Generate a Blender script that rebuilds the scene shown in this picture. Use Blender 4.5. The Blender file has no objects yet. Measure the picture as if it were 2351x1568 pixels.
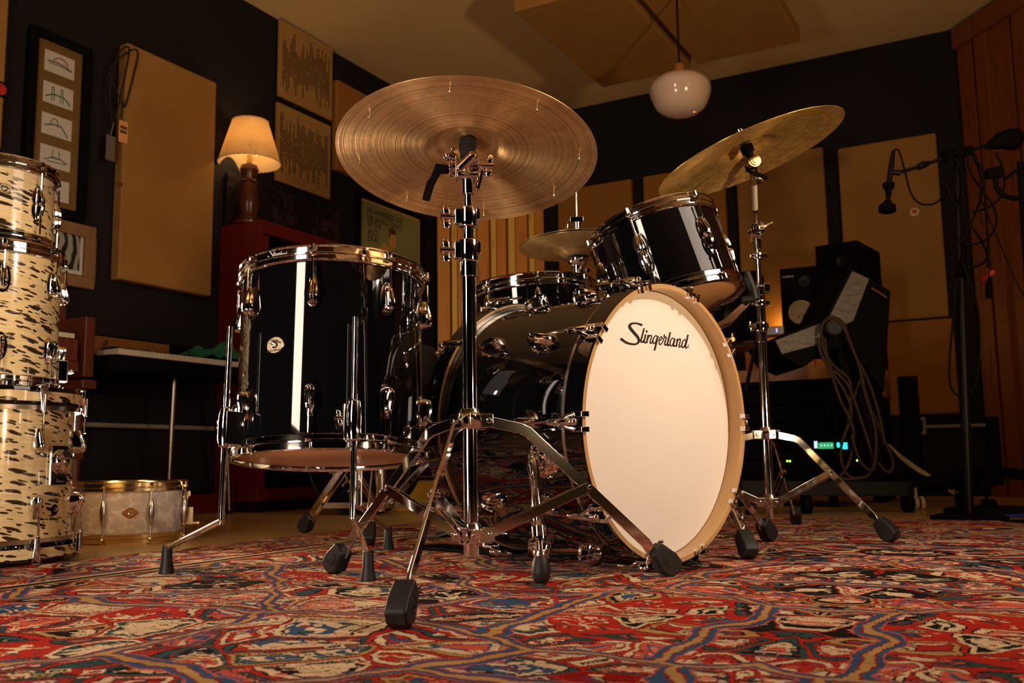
import bpy, bmesh, math, random
from mathutils import Vector as V, Matrix as MX, noise as MN
random.seed(7)
C = bpy.context.scene.collection
PI = math.pi
# ------------------------------------------------------------------ camera model
F, CX, CY = 2180.0, 1175.5, 784.0
PITCH, ROLL, HCAM = math.radians(7.22), math.radians(-0.8426), 0.235
fwd = V((0, math.cos(PITCH), math.sin(PITCH)))
_up = V((0, -math.sin(PITCH), math.cos(PITCH)))
rt = V((math.cos(ROLL), 0, 0)) + _up*math.sin(ROLL)
up = _up*math.cos(ROLL) - V((1, 0, 0))*math.sin(ROLL)
O = V((0, 0, HCAM))
def ray(px, py): return fwd + rt*((px-CX)/F) - up*((py-CY)/F)
def at(px, py, Y):                       # world point seen at px,py standing Y metres away
    d = ray(px, py); return O + d*(Y/d.y)
def onz(px, py, z=0.0):
    d = ray(px, py); return O + d*((z-HCAM)/d.z)
def onplane(px, py, Q, n):
    d = ray(px, py); return O + d*((Q-O).dot(n)/d.dot(n))
cam = bpy.data.objects.new('camera', bpy.data.cameras.new('camera')); C.objects.link(cam)
cam.matrix_world = MX(((rt.x, up.x, -fwd.x, O.x), (rt.y, up.y, -fwd.y, O.y), (rt.z, up.z, -fwd.z, O.z), (0, 0, 0, 1)))
cam.data.sensor_width = 36; cam.data.lens = 36*F/2351; cam.data.clip_start = 0.05
cam.data.dof.use_dof = True; cam.data.dof.focus_distance = 1.95; cam.data.dof.aperture_fstop = 7.1
bpy.context.scene.camera = cam
# ------------------------------------------------------------------ node helper
class NG:
    def __init__(s, name):
        s.m = bpy.data.materials.new(name); s.m.use_nodes = True; s.t = s.m.node_tree
        s.b = s.t.nodes['Principled BSDF']; s._oc = None
    def L(s, a, sock):
        if isinstance(a, bpy.types.NodeSocket): s.t.links.new(a, sock)
        elif a is not None:
            if isinstance(a, (tuple, list)) and len(a) == 3 and sock.type == 'RGBA': a = (*a, 1)
            sock.default_value = a
    def n(s, ty, **k):
        x = s.t.nodes.new(ty)
        for q, v in k.items(): setattr(x, q, v)
        return x
    def oc(s):
        if s._oc is None: s._oc = s.n('ShaderNodeTexCoord').outputs['Object']
        return s._oc
    def uv(s): return s.n('ShaderNodeTexCoord').outputs['UV']
    def ma(s, op, a, b=None, c=None):
        x = s.n('ShaderNodeMath', operation=op)
        for i, q in enumerate((a, b, c)):
            if q is not None: s.L(q, x.inputs[i])
        return x.outputs[0]
    def vm(s, op, a, b=None, sc=None):
        x = s.n('ShaderNodeVectorMath', operation=op); s.L(a, x.inputs[0])
        if b is not None: s.L(b, x.inputs[1])
        if sc is not None: s.L(sc, x.inputs['Scale'])
        return x.outputs['Value'] if op in ('LENGTH', 'DISTANCE', 'DOT_PRODUCT') else x.outputs['Vector']
    def sep(s, a):
        x = s.n('ShaderNodeSeparateXYZ'); s.L(a, x.inputs[0]); return x.outputs
    def comb(s, a, b, c=0.0):
        x = s.n('ShaderNodeCombineXYZ')
        for i, q in enumerate((a, b, c)): s.L(q, x.inputs[i])
        return x.outputs[0]
    def noise(s, v, scale, detail=3, rough=.5, col=False, dist=0):
        x = s.n('ShaderNodeTexNoise'); s.L(v, x.inputs['Vector']); x.inputs['Scale'].default_value = scale
        x.inputs['Detail'].default_value = detail; x.inputs['Roughness'].default_value = rough; x.inputs['Distortion'].default_value = dist
        return x.outputs['Color' if col else 'Fac']
    def vor(s, v, scale, feature='F1', metric='EUCLIDEAN', rnd=1.0):
        x = s.n('ShaderNodeTexVoronoi', feature=feature)
        if feature != 'DISTANCE_TO_EDGE': x.distance = metric
        s.L(v, x.inputs['Vector']); x.inputs['Scale'].default_value = scale; x.inputs['Randomness'].default_value = rnd
        return x.outputs
    def mix(s, f, a, b):
        x = s.n('ShaderNodeMix', data_type='RGBA'); s.L(f, x.inputs[0]); s.L(a, x.inputs[6]); s.L(b, x.inputs[7]); return x.outputs[2]
    def mul(s, a, b):
        x = s.n('ShaderNodeMix', data_type='RGBA', blend_type='MULTIPLY'); x.inputs[0].default_value = 1
        s.L(a, x.inputs[6]); s.L(b, x.inputs[7]); return x.outputs[2]
    def ramp(s, f, stops, const=False):
        x = s.n('ShaderNodeValToRGB'); e = x.color_ramp.elements
        if const: x.color_ramp.interpolation = 'CONSTANT'
        while len(e) < len(stops): e.new(.5)
        for i, (p, c) in enumerate(stops):
            e[i].position = p; e[i].color = (*c, 1) if not isinstance(c, (int, float)) else (c, c, c, 1)
        s.L(f, x.inputs[0]); return x.outputs[0]
    def bump(s, h, strength=.3, dist=.002):
        x = s.n('ShaderNodeBump'); s.L(h, x.inputs['Height']); x.inputs['Strength'].default_value = strength; x.inputs['Distance'].default_value = dist
        s.L(x.outputs[0], s.b.inputs['Normal'])
    def set(s, **k):
        nm = dict(col='Base Color', rough='Roughness', metal='Metallic', coat='Coat Weight', crough='Coat Roughness', em='Emission Color', ems='Emission Strength', ior='IOR', trans='Transmission Weight', spec='Specular IOR Level', aniso='Anisotropic', sheen='Sheen Weight', alpha='Alpha')
        for q, v in k.items(): s.L(v, s.b.inputs[nm[q]])
        return s
def simple(name, col, rough=.5, metal=0, **k): return NG(name).set(col=col, rough=rough, metal=metal, **k).m
M = {}
M['chrome'] = simple('chrome', (.78, .76, .74), .06, 1)
M['nickel'] = simple('nickel', (.62, .57, .5), .22, 1)
M['brass'] = simple('brass', (.78, .6, .32), .18, 1)
M['black_gloss'] = simple('black_lacquer', (.0025, .0025, .003), .035, 0, coat=.6, crough=.02)
M['rubber'] = None
M['black'] = simple('black_paint', (.004, .0036, .0036), .65, spec=.04)
M['black_metal'] = simple('black_metal', (.006, .0055, .005), .38, .1, spec=.2)
M['dark_gray'] = simple('dark_gray_metal', (.009, .009, .0095), .5, .1, spec=.15)
M['ivory'] = simple('ivory_keys', (.62, .55, .42), .3)
M['led_green'] = simple('led_green', (0, 0, 0), .4, em=(.25, 1, .05), ems=7)
M['led_red'] = simple('led_red', (0, 0, 0), .4, em=(1, .06, .04), ems=7)
M['led_violet'] = simple('led_violet', (0, 0, 0), .4, em=(.45, .35, 1), ems=5)
M['led_cyan'] = simple('screen_cyan', (0, 0, 0), .4, em=(.02, .75, 1), ems=1.6)
M['led_green2'] = simple('screen_green', (0, 0, 0), .4, em=(.03, .45, .12), ems=1)
M['led_white'] = simple('screen_white', (0, 0, 0), .4, em=(.5, .7, 1), ems=1.5)
M['ink'] = simple('black_ink', (.012, .009, .006), .5)
M['felt'] = simple('felt_black', (.01, .01, .011), .95)
M['cable'] = simple('black_cable', (.004, .004, .004), .6, spec=.12)
M['cable_brown'] = simple('brown_cable', (.05, .030, .014), .6, spec=.2)
M['cable_tan'] = simple('tan_cable', (.42, .32, .16), .6)
M['cable_blue'] = simple('blue_cable', (.02, .035, .2), .4)
M['red_tape'] = simple('red_tape', (.5, .015, .01), .6)
M['woofer'] = simple('pale_paper_cone', (.55, .44, .26), .8)
M['pipe'] = simple('painted_conduit', (.3, .26, .18), .45)
M['bulb_glass'] = simple('bulb', (1, .8, .5), .3, em=(1, .55, .2), ems=14)
M['pearl_badge'] = simple('badge_cream', (.55, .45, .3), .35)
M['grey_box'] = simple('grey_aluminium', (.3, .28, .25), .35, .7)
M['white_plastic'] = simple('white_plastic', (.55, .52, .47), .4)
M['copper'] = simple('copper_badge', (.35, .14, .035), .35, .3)
g = NG('rubber'); o = g.oc(); g.set(col=g.mix(g.noise(o, 60), (.007, .007, .007), (.016, .0155, .0145)), rough=.5, spec=.3); g.bump(g.noise(o, 500), .15, .001); M['rubber'] = g.m
g = NG('wall_paint_dark'); o = g.oc(); g.set(col=g.mix(g.noise(o, 1.5, 4), (.010, .0085, .0095), (.014, .012, .0135)), rough=.8, spec=.2); g.bump(g.noise(o, 120, 4), .15, .002); M['wall'] = g.m
g = NG('ceiling_paint'); o = g.oc(); g.set(col=g.mix(g.noise(o, 1.2, 5), (.60, .44, .21), (.68, .51, .26)), rough=.8); g.bump(g.noise(o, 90, 4), .15, .002); M['ceiling'] = g.m
def wood(name, a, b, scale=(1, 1, 1), ring=6, rough=.4, dark=None, coat=0, planks=None):
    g = NG(name); o = g.oc(); mp = g.n('ShaderNodeMapping'); g.L(o, mp.inputs[0]); mp.inputs['Scale'].default_value = scale
    v = mp.outputs[0]
    n1 = g.noise(v, ring, 6, .6, dist=1.5); n2 = g.noise(v, ring*6, 4, .7)
    f = g.ma('ADD', g.ma('MULTIPLY', n1, .7), g.ma('MULTIPLY', n2, .35))
    c = g.ramp(f, [(.3, a), (.72, b)])
    if dark: c = g.mix(g.ma('MULTIPLY', g.ramp(g.noise(v, ring*1.7, 2), [(.62, 0.), (.72, 1.)]), .7), c, dark)
    if planks:
        ax, wdt, off = planks
        s = g.sep(o)[ax]; k = g.ma('FRACT', g.ma('MULTIPLY', s, 1/wdt)); idn = g.ma('FLOOR', g.ma('MULTIPLY', s, 1/wdt))
        wn = g.n('ShaderNodeTexWhiteNoise', noise_dimensions='1D'); g.L(idn, wn.inputs['W'])
        c = g.mul(c, g.ramp(wn.outputs[0], [(0, (.78, .76, .74)), (1, (1.1, 1.05, 1))]))
        c = g.mul(c, g.ramp(k, [(0, .25), (.02, 1.), (.98, 1.), (1, .25)]))
    g.set(col=c, rough=rough, coat=coat); g.bump(f, .12, .001); return g.m
M['floor'] = wood('maple_floor', (.46, .29, .10), (.58, .39, .16), (1.4, 12, 1), 3, .28, planks=(1, .083, 0))
M['maple'] = wood('maple_hoop', (.47, .27, .105), (.58, .36, .155), (1, 1, 12), 4, .3, coat=.3)
M['pine_a'] = wood('pine_orange', (.36, .10, .012), (.50, .18, .028), (9, 9, .8), 2.5, .45, (.12, .03, .01))
M['pine_c'] = wood('pine_red', (.15, .035, .004), (.23, .06, .008), (9, 9, .8), 2.5, .5, (.06, .012, .003))
M['pine_d'] = wood('pine_brown', (.24, .075, .010), (.32, .11, .016), (9, 9, .8), 2.5, .5, (.1, .03, .005))
M['pine_e'] = wood('pine_amber_lit', (.60, .21, .025), (.78, .34, .05), (9, 9, .8), 2.5, .45, (.2, .06, .01))  # corner slats: their stronger light is put into a raised pine colour
M['pine_f'] = wood('pine_yellow_lit', (.85, .50, .07), (.95, .62, .13), (9, 9, .8), 2.5, .45, (.5, .22, .03))  # second slat tone, likewise brightened in colour to look more strongly lit
M['pine_b'] = wood('pine_yellow', (.6, .33, .06), (.74, .46, .12), (9, 9, .8), 2.5, .45, (.3, .11, .02))
M['mahogany'] = wood('mahogany', (.07, .013, .004), (.13, .026, .007), (7, 7, .9), 3, .45)
M['red_wood'] = wood('red_stained_wood', (.10, .006, .005), (.15, .011, .008), (7, 7, .9), 3, .35)
M['art_wood'] = wood('plywood_art', (.32, .175, .05), (.42, .24, .08), (1, 1, 7), 3, .5)
M['desk_wood'] = wood('desk_wood', (.20, .075, .014), (.28, .115, .024), (1.5, 8, 8), 3, .35)
M['frame_wood'] = wood('barn_wood', (.16, .075, .03), (.27, .14, .06), (8, 8, 2), 3, .6)
M['grey_grain'] = wood('grey_grain_panel', (.03, .027, .02), (.20, .18, .14), (4, 4, 26), 2.2, .5, (.015, .012, .01))
M['turned_wood'] = wood('turned_lamp_wood', (.05, .010, .004), (.09, .024, .008), (5, 5, 2), 4, .25)
def fabric(name, a, b):
    g = NG(name); o = g.oc()
    w1 = g.n('ShaderNodeTexWave', wave_type='BANDS', bands_direction='X'); g.L(o, w1.inputs[0]); w1.inputs['Scale'].default_value = 160; w1.inputs['Distortion'].default_value = 1.5
    w2 = g.n('ShaderNodeTexWave', wave_type='BANDS', bands_direction='Z'); g.L(o, w2.inputs[0]); w2.inputs['Scale'].default_value = 160; w2.inputs['Distortion'].default_value = 1.5
    w = g.ma('ADD', w1.outputs[1], w2.outputs[1]); n = g.noise(o, 5, 5)
    f = g.ma('ADD', g.ma('MULTIPLY', w, .2), g.ma('MULTIPLY', n, .7))
    g.set(col=g.ramp(f, [(.25, a), (.75, b)]), rough=1, spec=.1); g.bump(w, .3, .001); return g.m
M['burlap'] = fabric('burlap', (.28, .118, .022), (.36, .16, .036))
M['burlap_gold'] = fabric('burlap_gold', (.29, .145, .036), (.37, .195, .055))
M['green_cloth'] = fabric('green_cloth', (.015, .10, .06), (.03, .16, .09))
# cymbals
def cymbal_mat(name, c1, c2, c3, ringamp, rough, patina, met=.6):
    g = NG(name); o = g.oc(); x, y, z = g.sep(o)
    r = g.vm('LENGTH', g.comb(x, y))
    rings = g.noise(g.comb(r, 0.0), 420, 3, .7); rings2 = g.noise(g.comb(r, 3.0), 90, 4, .7)
    p = g.noise(o, 14, 6, .65); p2 = g.noise(g.comb(g.ma('MULTIPLY', r, 4), g.ma('MULTIPLY', g.ma('ARCTAN2', y, x), 1.2)), 7, 5, .6)
    c = g.mix(g.ramp(p, [(.35, 0.), (.7, 1.)]), c1, c2)
    c = g.mix(g.ma('MULTIPLY', g.ramp(p2, [(.45, 0.), (.7, 1.)]), patina), c, c3)
    c = g.mul(c, g.ramp(g.ma('ADD', g.ma('MULTIPLY', rings, .5), g.ma('MULTIPLY', rings2, .5)), [(.40, (.30, .27, .25)), (.50, (1, 1, 1))]))
    h = g.ma('ADD', g.ma('MULTIPLY', rings, 1.0), g.ma('MULTIPLY', rings2, 1.6))
    g.set(col=c, rough=g.ramp(p, [(.3, rough*.85), (.7, rough*1.25)]), metal=met, aniso=.8); g.b.inputs['Anisotropic Rotation'].default_value = .25
    tg = g.n('ShaderNodeTangent', direction_type='RADIAL', axis='Z'); g.L(tg.outputs[0], g.b.inputs['Tangent'])
    hh = h; g.bump(hh, ringamp, .0016); return g.m
M['cymbal_dark'] = cymbal_mat('bronze_lathed', (.86, .55, .27), (.68, .41, .18), (.26, .15, .06), .7, .42, .30, .85)
M['cymbal_gold'] = cymbal_mat('bronze_patina', (.95, .66, .24), (.75, .48, .15), (.38, .25, .08), .25, .34, .8, .62)
M['cymbal_hat'] = cymbal_mat('bronze_hat', (.62, .44, .22), (.5, .33, .14), (.3, .18, .07), .22, .34, .5)
# heads
g = NG('drumhead_white'); o = g.oc(); g.set(col=g.mix(g.noise(o, 400, 2), (.80, .77, .73), (.86, .83, .79)), rough=.55); g.bump(g.noise(o, 900), .1, .0005); M['head'] = g.m
g = NG('drumhead_tan_reflect'); o = g.oc(); g.set(col=g.mix(g.noise(o, 5, 3), (.60, .33, .15), (.68, .40, .20)), rough=.22); M['head_tan_reflect'] = g.m  # tan imitates rug reflection and shell wood seen through a clear head
# flecked cream wrap (uv in metres round the shell)
g = NG('cream_flecked_wrap'); u = g.uv(); ux, uy, uz = g.sep(u)
nz = g.noise(u, 22, 3, col=True)
uu = g.vm('ADD', g.comb(ux, g.ma('ADD', g.ma('MULTIPLY', uy, 4.8), g.ma('MULTIPLY', ux, .9))), g.vm('SCALE', g.vm('SUBTRACT', nz, (.5, .5, .5)), sc=.055))
v1 = g.vor(uu, 17); v2 = g.vor(g.vm('ADD', uu, (3.3, 1.7, 0)), 26)
s1 = g.ma('MULTIPLY', g.ma('LESS_THAN', v1['Distance'], g.ma('ADD', .16, g.ma('MULTIPLY', g.sep(v1['Color'])[0], .34))), g.ma('GREATER_THAN', g.sep(v1['Color'])[1], .12))
s2 = g.ma('MULTIPLY', g.ma('LESS_THAN', v2['Distance'], g.ma('ADD', .08, g.ma('MULTIPLY', g.sep(v2['Color'])[0], .34))), g.ma('GREATER_THAN', g.sep(v2['Color'])[1], .30))
sm = g.ma('MAXIMUM', s1, s2)
st = g.noise(g.comb(g.ma('MULTIPLY', ux, 8), g.ma('MULTIPLY', uy, 110)), 1.0, 4, .6)
cr = g.ramp(st, [(.3, (.68, .50, .23)), (.55, (.78, .61, .32)), (.75, (.86, .72, .45))])
g.set(col=g.mix(sm, cr, (.035, .022, .012)), rough=.14, coat=.5, crough=.05); M['wrap'] = g.m
g = NG('white_pearl_wrap'); u = g.uv(); w = g.vm('ADD', u, g.vm('SCALE', g.noise(u, 14, 3, col=True), sc=.06))
v1 = g.vor(w, 36); n1 = g.noise(w, 30, 5, .7, dist=2.0)
c = g.mix(g.ramp(n1, [(.35, 0.), (.7, 1.)]), (.46, .39, .37), (.62, .54, .50))
c = g.mix(g.ramp(v1['Distance'], [(.55, 0.), (.8, .75)]), c, (.8, .75, .65)); g.set(col=c, rough=.16, coat=.4); M['pearl'] = g.m
g = NG('lamp_shade_parchment'); o = g.oc(); n1 = g.noise(o, 9, 5, .6); st = g.ramp(g.noise(g.vm('ADD', o, (4, 2, 1)), 16, 5, .75), [(.62, 0.), (.68, 1.)])
c = g.mix(g.ma('MULTIPLY', st, .6), g.ramp(n1, [(.3, (.72, .56, .33)), (.7, (.84, .68, .44))]), (.35, .14, .04))
g.set(col=c, rough=.8, trans=0)
tr = g.n('ShaderNodeBsdfTranslucent'); g.L(c, tr.inputs[0]); mx = g.n('ShaderNodeMixShader'); mx.inputs[0].default_value = .55
g.L(g.b.outputs[0], mx.inputs[1]); g.L(tr.outputs[0], mx.inputs[2]); g.L(mx.outputs[0], g.t.nodes['Material Output'].inputs[0]); M['shade'] = g.m
M['opal'] = simple('opal_glass', (.62, .47, .38), .12, 0, coat=.5)
# ---------------- persian rug
def rug_mat():
    g = NG('persian_rug'); o = g.oc()
    q = g.vm('SNAP', g.vm('ADD', o, g.vm('SCALE', g.vm('SUBTRACT', g.noise(o, 260, 2, col=True), (.5, .5, .5)), sc=.004)), (.0032, .0026, 1))
    X, Y, Z = g.sep(q); X = g.ma('SUBTRACT', X, 1.95); q = g.vm('MULTIPLY', g.comb(g.ma('ABSOLUTE', X), Y), (1.28, 1.28, 1))
    wp = g.vm('SCALE', g.vm('SUBTRACT', g.noise(q, 3.2, 2, col=True), (.5, .5, .5)), sc=.20)
    w2 = g.vm('SCALE', g.vm('SUBTRACT', g.noise(q, 13, 2, col=True), (.5, .5, .5)), sc=.045)
    p = g.vm('ADD', g.vm('ADD', q, wp), w2); p = g.vm('MULTIPLY', p, (1, 1, 0))
    red, dred, coral, cream, gold, blue, teal, blk, sal, olive = (.50, .028, .016), (.30, .012, .009), (.66, .11, .065), (.80, .58, .34), (.52, .30, .10), (.045, .10, .20), (.035, .085, .085), (.014, .013, .012), (.74, .22, .14), (.30, .27, .12)
    S1, S2, S3 = 1.9, 6.3, 16.0
    e1 = g.ma('DIVIDE', g.vor(p, S1, 'DISTANCE_TO_EDGE', rnd=.85)[0], S1); c1 = g.sep(g.vor(p, S1, rnd=.85)['Color'])
    p2 = g.vm('ADD', p, (7.7, 3.1, 0))
    e2 = g.ma('DIVIDE', g.vor(p2, S2, 'DISTANCE_TO_EDGE')[0], S2); c2 = g.sep(g.vor(p2, S2)['Color'])
    e3o = g.vor(g.vm('ADD', q, g.vm('SCALE', w2, sc=.7)), S3, 'F1', 'MANHATTAN'); e3 = g.ma('DIVIDE', e3o['Distance'], S3); c3 = g.sep(e3o['Color'])
    e4o = g.vor(g.vm('MULTIPLY', g.vm('ADD', p, (2.2, 9.1, 0)), (1, 1.7, 1)), 26, 'F1'); e4 = g.ma('DIVIDE', e4o['Distance'], 26); c4 = g.sep(e4o['Color'])
    # fields
    f1 = g.ramp(c1[0], [(0, blk), (.36, red), (.72, dred), (.84, blk)], True)
    f2 = g.ramp(c2[0], [(0, red), (.18, blk), (.36, coral), (.50, red), (.62, cream), (.76, teal), (.82, red), (.90, blk)], True)
    inner = g.mix(g.ma('GREATER_THAN', c2[2], .16), f1, f2)
    # nested bands inside medium cells
    bandc = g.ramp(c2[1], [(0, teal), (.22, cream), (.45, gold), (.62, teal), (.8, cream)], True)
    b = g.mix(g.ma('LESS_THAN', e2, .0165), inner, blk)
    b = g.mix(g.ma('LESS_THAN', e2, .0140), b, bandc)
    b = g.mix(g.ma('LESS_THAN', e2, .0058), b, blk)
    b = g.mix(g.ma('LESS_THAN', e2, .0036), b, red)
    on2 = g.ma('GREATER_THAN', c2[2], .16); b = g.mix(on2, f1, b)
    ii = g.mix(g.ma('MULTIPLY', on2, g.ma('MULTIPLY', g.ma('GREATER_THAN', e2, .028), g.ma('LESS_THAN', e2, .033))), b, g.ramp(c2[0], [(0, cream), (.4, blue), (.7, olive)], True))
    b = g.mix(g.ma('MULTIPLY', on2, g.ma('GREATER_THAN', e2, .033)), ii, g.ramp(c2[1], [(0, sal), (.3, blue), (.5, coral), (.75, cream)], True))
    # vines / leaf scrolls
    vn = g.ma('ABSOLUTE', g.ma('SUBTRACT', g.noise(g.vm('MULTIPLY', g.vm('ADD', q, wp), (1, 1.4, 1)), 8.5, 2, .6, dist=.8), .5))
    okv = g.ma('GREATER_THAN', e2, .018)
    b = g.mix(g.ma('MULTIPLY', okv, g.ma('LESS_THAN', vn, .040)), b, blk)
    b = g.mix(g.ma('MULTIPLY', okv, g.ma('LESS_THAN', vn, .032)), b, g.ramp(g.noise(q, 2.5, 1), [(0, cream), (.56, blue), (.64, cream)], True))
    # florets
    on4 = g.ma('MULTIPLY', g.ma('GREATER_THAN', c4[0], .52), g.ma('GREATER_THAN', e2, .010))
    b = g.mix(g.ma('MULTIPLY', on4, g.ma('LESS_THAN', e4, .0150)), b, g.ramp(c4[1], [(0, blk), (.5, red)], True))
    b = g.mix(g.ma('MULTIPLY', on4, g.ma('LESS_THAN', e4, .0120)), b, g.ramp(c4[2], [(0, cream), (.45, blue), (.6, sal), (.8, teal)], True))
    on3 = g.ma('GREATER_THAN', c3[0], .50)
    for thr, col in ((.026, blk), (.0235, g.ramp(c3[1], [(0, coral), (.3, cream), (.6, red), (.8, olive)], True)), (.0150, g.ramp(c3[2], [(0, red), (.35, sal), (.7, blk)], True)), (.0085, g.ramp(c3[1], [(0, cream), (.5, blue), (.8, cream)], True)), (.004, blk)):
        b = g.mix(g.ma('MULTIPLY', on3, g.ma('LESS_THAN', e3, thr)), b, col)
    # big paired outlines
    for lo, hi, col in ((.0, .0062, gold), (.0062, .0088, dred), (.0088, .0178, blue), (.0178, .0205, coral)):
        b = g.mix(g.ma('MULTIPLY', g.ma('GREATER_THAN', e1, lo), g.ma('LESS_THAN', e1, hi)), b, col)
    # borders near the rug's own edges
    xx, yy, zz = g.sep(o)
    ed = g.ma('MINIMUM', xx, g.ma('SUBTRACT', 5.6, yy)); 
    for lo, hi, col in ((-.1, .03, dred), (.03, .04, cream), (.04, .055, blue), (.40, .415, cream), (.415, .44, blk), (.44, .455, gold)):
        b = g.mix(g.ma('MULTIPLY', g.ma('GREATER_THAN', ed, lo), g.ma('LESS_THAN', ed, hi)), b, col)
    ab = g.noise(g.vm('MULTIPLY', o, (2, 14, 1)), 3, 4); fine = g.noise(o, 420, 2, .8)
    b = g.mul(b, g.ramp(ab, [(.3, (.78, .76, .78)), (.7, (1.12, 1.12, 1.1))])); b = g.mul(b, g.ramp(fine, [(.3, (.68, .68, .68)), (.7, (1.2, 1.2, 1.2))]))
    g.set(col=b, rough=1, spec=.04); g.bump(g.ma('ADD', fine, g.ma('MULTIPLY', g.noise(o, 90, 3), .8)), .9, .004); return g.m
M['rug'] = rug_mat()
# ------------------------------------------------------------------ mesh builder
def frame(loc, z, x=None):
    z = V(z).normalized(); x = V(x) if x is not None else (V((1, 0, 0)) if abs(z.x) < .9 else V((0, 1, 0)))
    y = z.cross(x).normalized(); x = y.cross(z).normalized()
    return MX(((x.x, y.x, z.x, loc[0]), (x.y, y.y, z.y, loc[1]), (x.z, y.z, z.z, loc[2]), (0, 0, 0, 1)))
def catmull(pts, k=6, closed=False):
    P = [V(p) for p in pts]; n = len(P); out = []
    rng = range(n if closed else n-1)
    for i in rng:
        a, b, c, d = (P[(i-1) % n], P[i], P[(i+1) % n], P[(i+2) % n]) if closed else (P[max(i-1, 0)], P[i], P[i+1], P[min(i+2, n-1)])
        for j in range(k):
            t = j/k; out.append(.5*((2*b)+(c-a)*t+(2*a-5*b+4*c-d)*t*t+(3*b-a-3*c+d)*t**3))
    if not closed: out.append(P[-1])
    return out
class MB:
    def __init__(s): s.v = []; s.f = []; s.uv = {}
    def add(s, vs, fs, m=None, uvs=None):
        b = len(s.v); s.v += [(m @ V(p)) if m is not None else V(p) for p in vs]
        for i, f in enumerate(fs):
            if uvs: s.uv[len(s.f)] = uvs[i]
            s.f.append([b+j for j in f])
        return s
    def box(s, c, d, m=None):
        x, y, z = (q/2 for q in d); cx, cy, cz = c
        vs = [(cx+a*x, cy+b*y, cz+e*z) for a in (-1, 1) for b in (-1, 1) for e in (-1, 1)]
        return s.add(vs, [(0, 1, 3, 2), (4, 6, 7, 5), (0, 4, 5, 1), (2, 3, 7, 6), (0, 2, 6, 4), (1, 5, 7, 3)], m)
    def lathe(s, prof, seg=48, m=None, closed=False, a0=0, a1=2*PI):
        n = len(prof); full = abs(a1-a0-2*PI) < 1e-6; cols = seg if full else seg+1
        vs = []; fs = []; uvs = []
        for i in range(cols):
            a = a0+(a1-a0)*i/seg
            for r, z in prof: vs.append((r*math.cos(a), r*math.sin(a), z))
        rr = max(r for r, z in prof)
        for i in range(seg):
            j = (i+1) % cols if full else i+1
            for k in range(n if closed else n-1):
                l = (k+1) % n
                fs.append((i*n+k, j*n+k, j*n+l, i*n+l))
                A0 = (a0+(a1-a0)*i/seg)*rr; A1 = (a0+(a1-a0)*(i+1)/seg)*rr
                uvs.append(((A0, prof[k][1]), (A1, prof[k][1]), (A1, prof[l][1]), (A0, prof[l][1])))
        return s.add(vs, fs, m, uvs)
    def tube(s, pts, r, seg=12, m=None, caps=True, closed=False):
        P = [V(p) for p in pts]; n = len(P); R = r if isinstance(r, (list, tuple)) else [r]*n
        vs = []; fs = []; nrm = None
        for i in range(n):
            t = (P[(i+1) % n]-P[i-1]) if closed else (P[min(i+1, n-1)]-P[max(i-1, 0)])
            if t.length < 1e-9: t = V((0, 0, 1))
            t.normalize()
            if nrm is None: nrm = t.orthogonal().normalized()
            else:
                nrm = nrm - t*nrm.dot(t); nrm = nrm.normalized() if nrm.length > 1e-6 else t.orthogonal().normalized()
            b = t.cross(nrm)
            for k in range(seg):
                a = 2*PI*k/seg; vs.append(P[i]+(nrm*math.cos(a)+b*math.sin(a))*R[i])
        for i in range(n if closed else n-1):
            j = (i+1) % n
            for k in range(seg): l = (k+1) % seg; fs.append((i*seg+k, i*seg+l, j*seg+l, j*seg+k))
        if caps and not closed: fs += [tuple(range(seg-1, -1, -1)), tuple((n-1)*seg+k for k in range(seg))]
        return s.add(vs, fs, m)
    def cyl(s, a, b, r, r2=None, seg=20, m=None): return s.tube([a, b], [r, r if r2 is None else r2], seg, m)
    def bar(s, pts, w, t, side, m=None):          # flat bar, t thick along 'side', w wide across
        P = [V(p) for p in pts]; side = V(side).normalized(); n = len(P); vs = []; fs = []
        for i in range(n):
            a = (P[i]-P[i-1]).normalized() if i else (P[1]-P[0]).normalized(); b = (P[i+1]-P[i]).normalized() if i < n-1 else a
            d = (a+b).normalized(); u = side.cross(d).normalized()
            ww = w[i] if isinstance(w, (list, tuple)) else w; k = 1/max(.5, d.dot(a))
            for x, y in ((-1, -1), (1, -1), (1, 1), (-1, 1)): vs.append(P[i]+u*(x*ww/2*k)+side*(y*t/2))
        for i in range(n-1):
            for k in range(4): l = (k+1) % 4; fs.append((i*4+k, i*4+l, i*4+4+l, i*4+4+k))
        fs += [(3, 2, 1, 0), tuple((n-1)*4+k for k in range(4))]
        return s.add(vs, fs, m)
    def prism(s, poly, z0, z1, m=None):
        n = len(poly); vs = [(x, y, z0) for x, y in poly]+[(x, y, z1) for x, y in poly]
        return s.add(vs, [tuple(range(n-1, -1, -1)), tuple(range(n, 2*n))]+[(i, (i+1) % n, n+(i+1) % n, n+i) for i in range(n)], m)
    def ball(s, c, r, seg=16, m=None, sc=(1, 1, 1)):
        vs = []; fs = []; h = seg//2
        for i in range(h+1):
            a = PI*i/h
            for k in range(seg):
                b = 2*PI*k/seg; vs.append((c[0]+r*sc[0]*math.sin(a)*math.cos(b), c[1]+r*sc[1]*math.sin(a)*math.sin(b), c[2]+r*sc[2]*math.cos(a)))
        for i in range(h):
            for k in range(seg): l = (k+1) % seg; fs.append((i*seg+k, (i+1)*seg+k, (i+1)*seg+l, i*seg+l))
        return s.add(vs, fs, m)
    def quad(s, a, b, c, d): return s.add([a, b, c, d], [(0, 1, 2, 3)])
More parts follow.
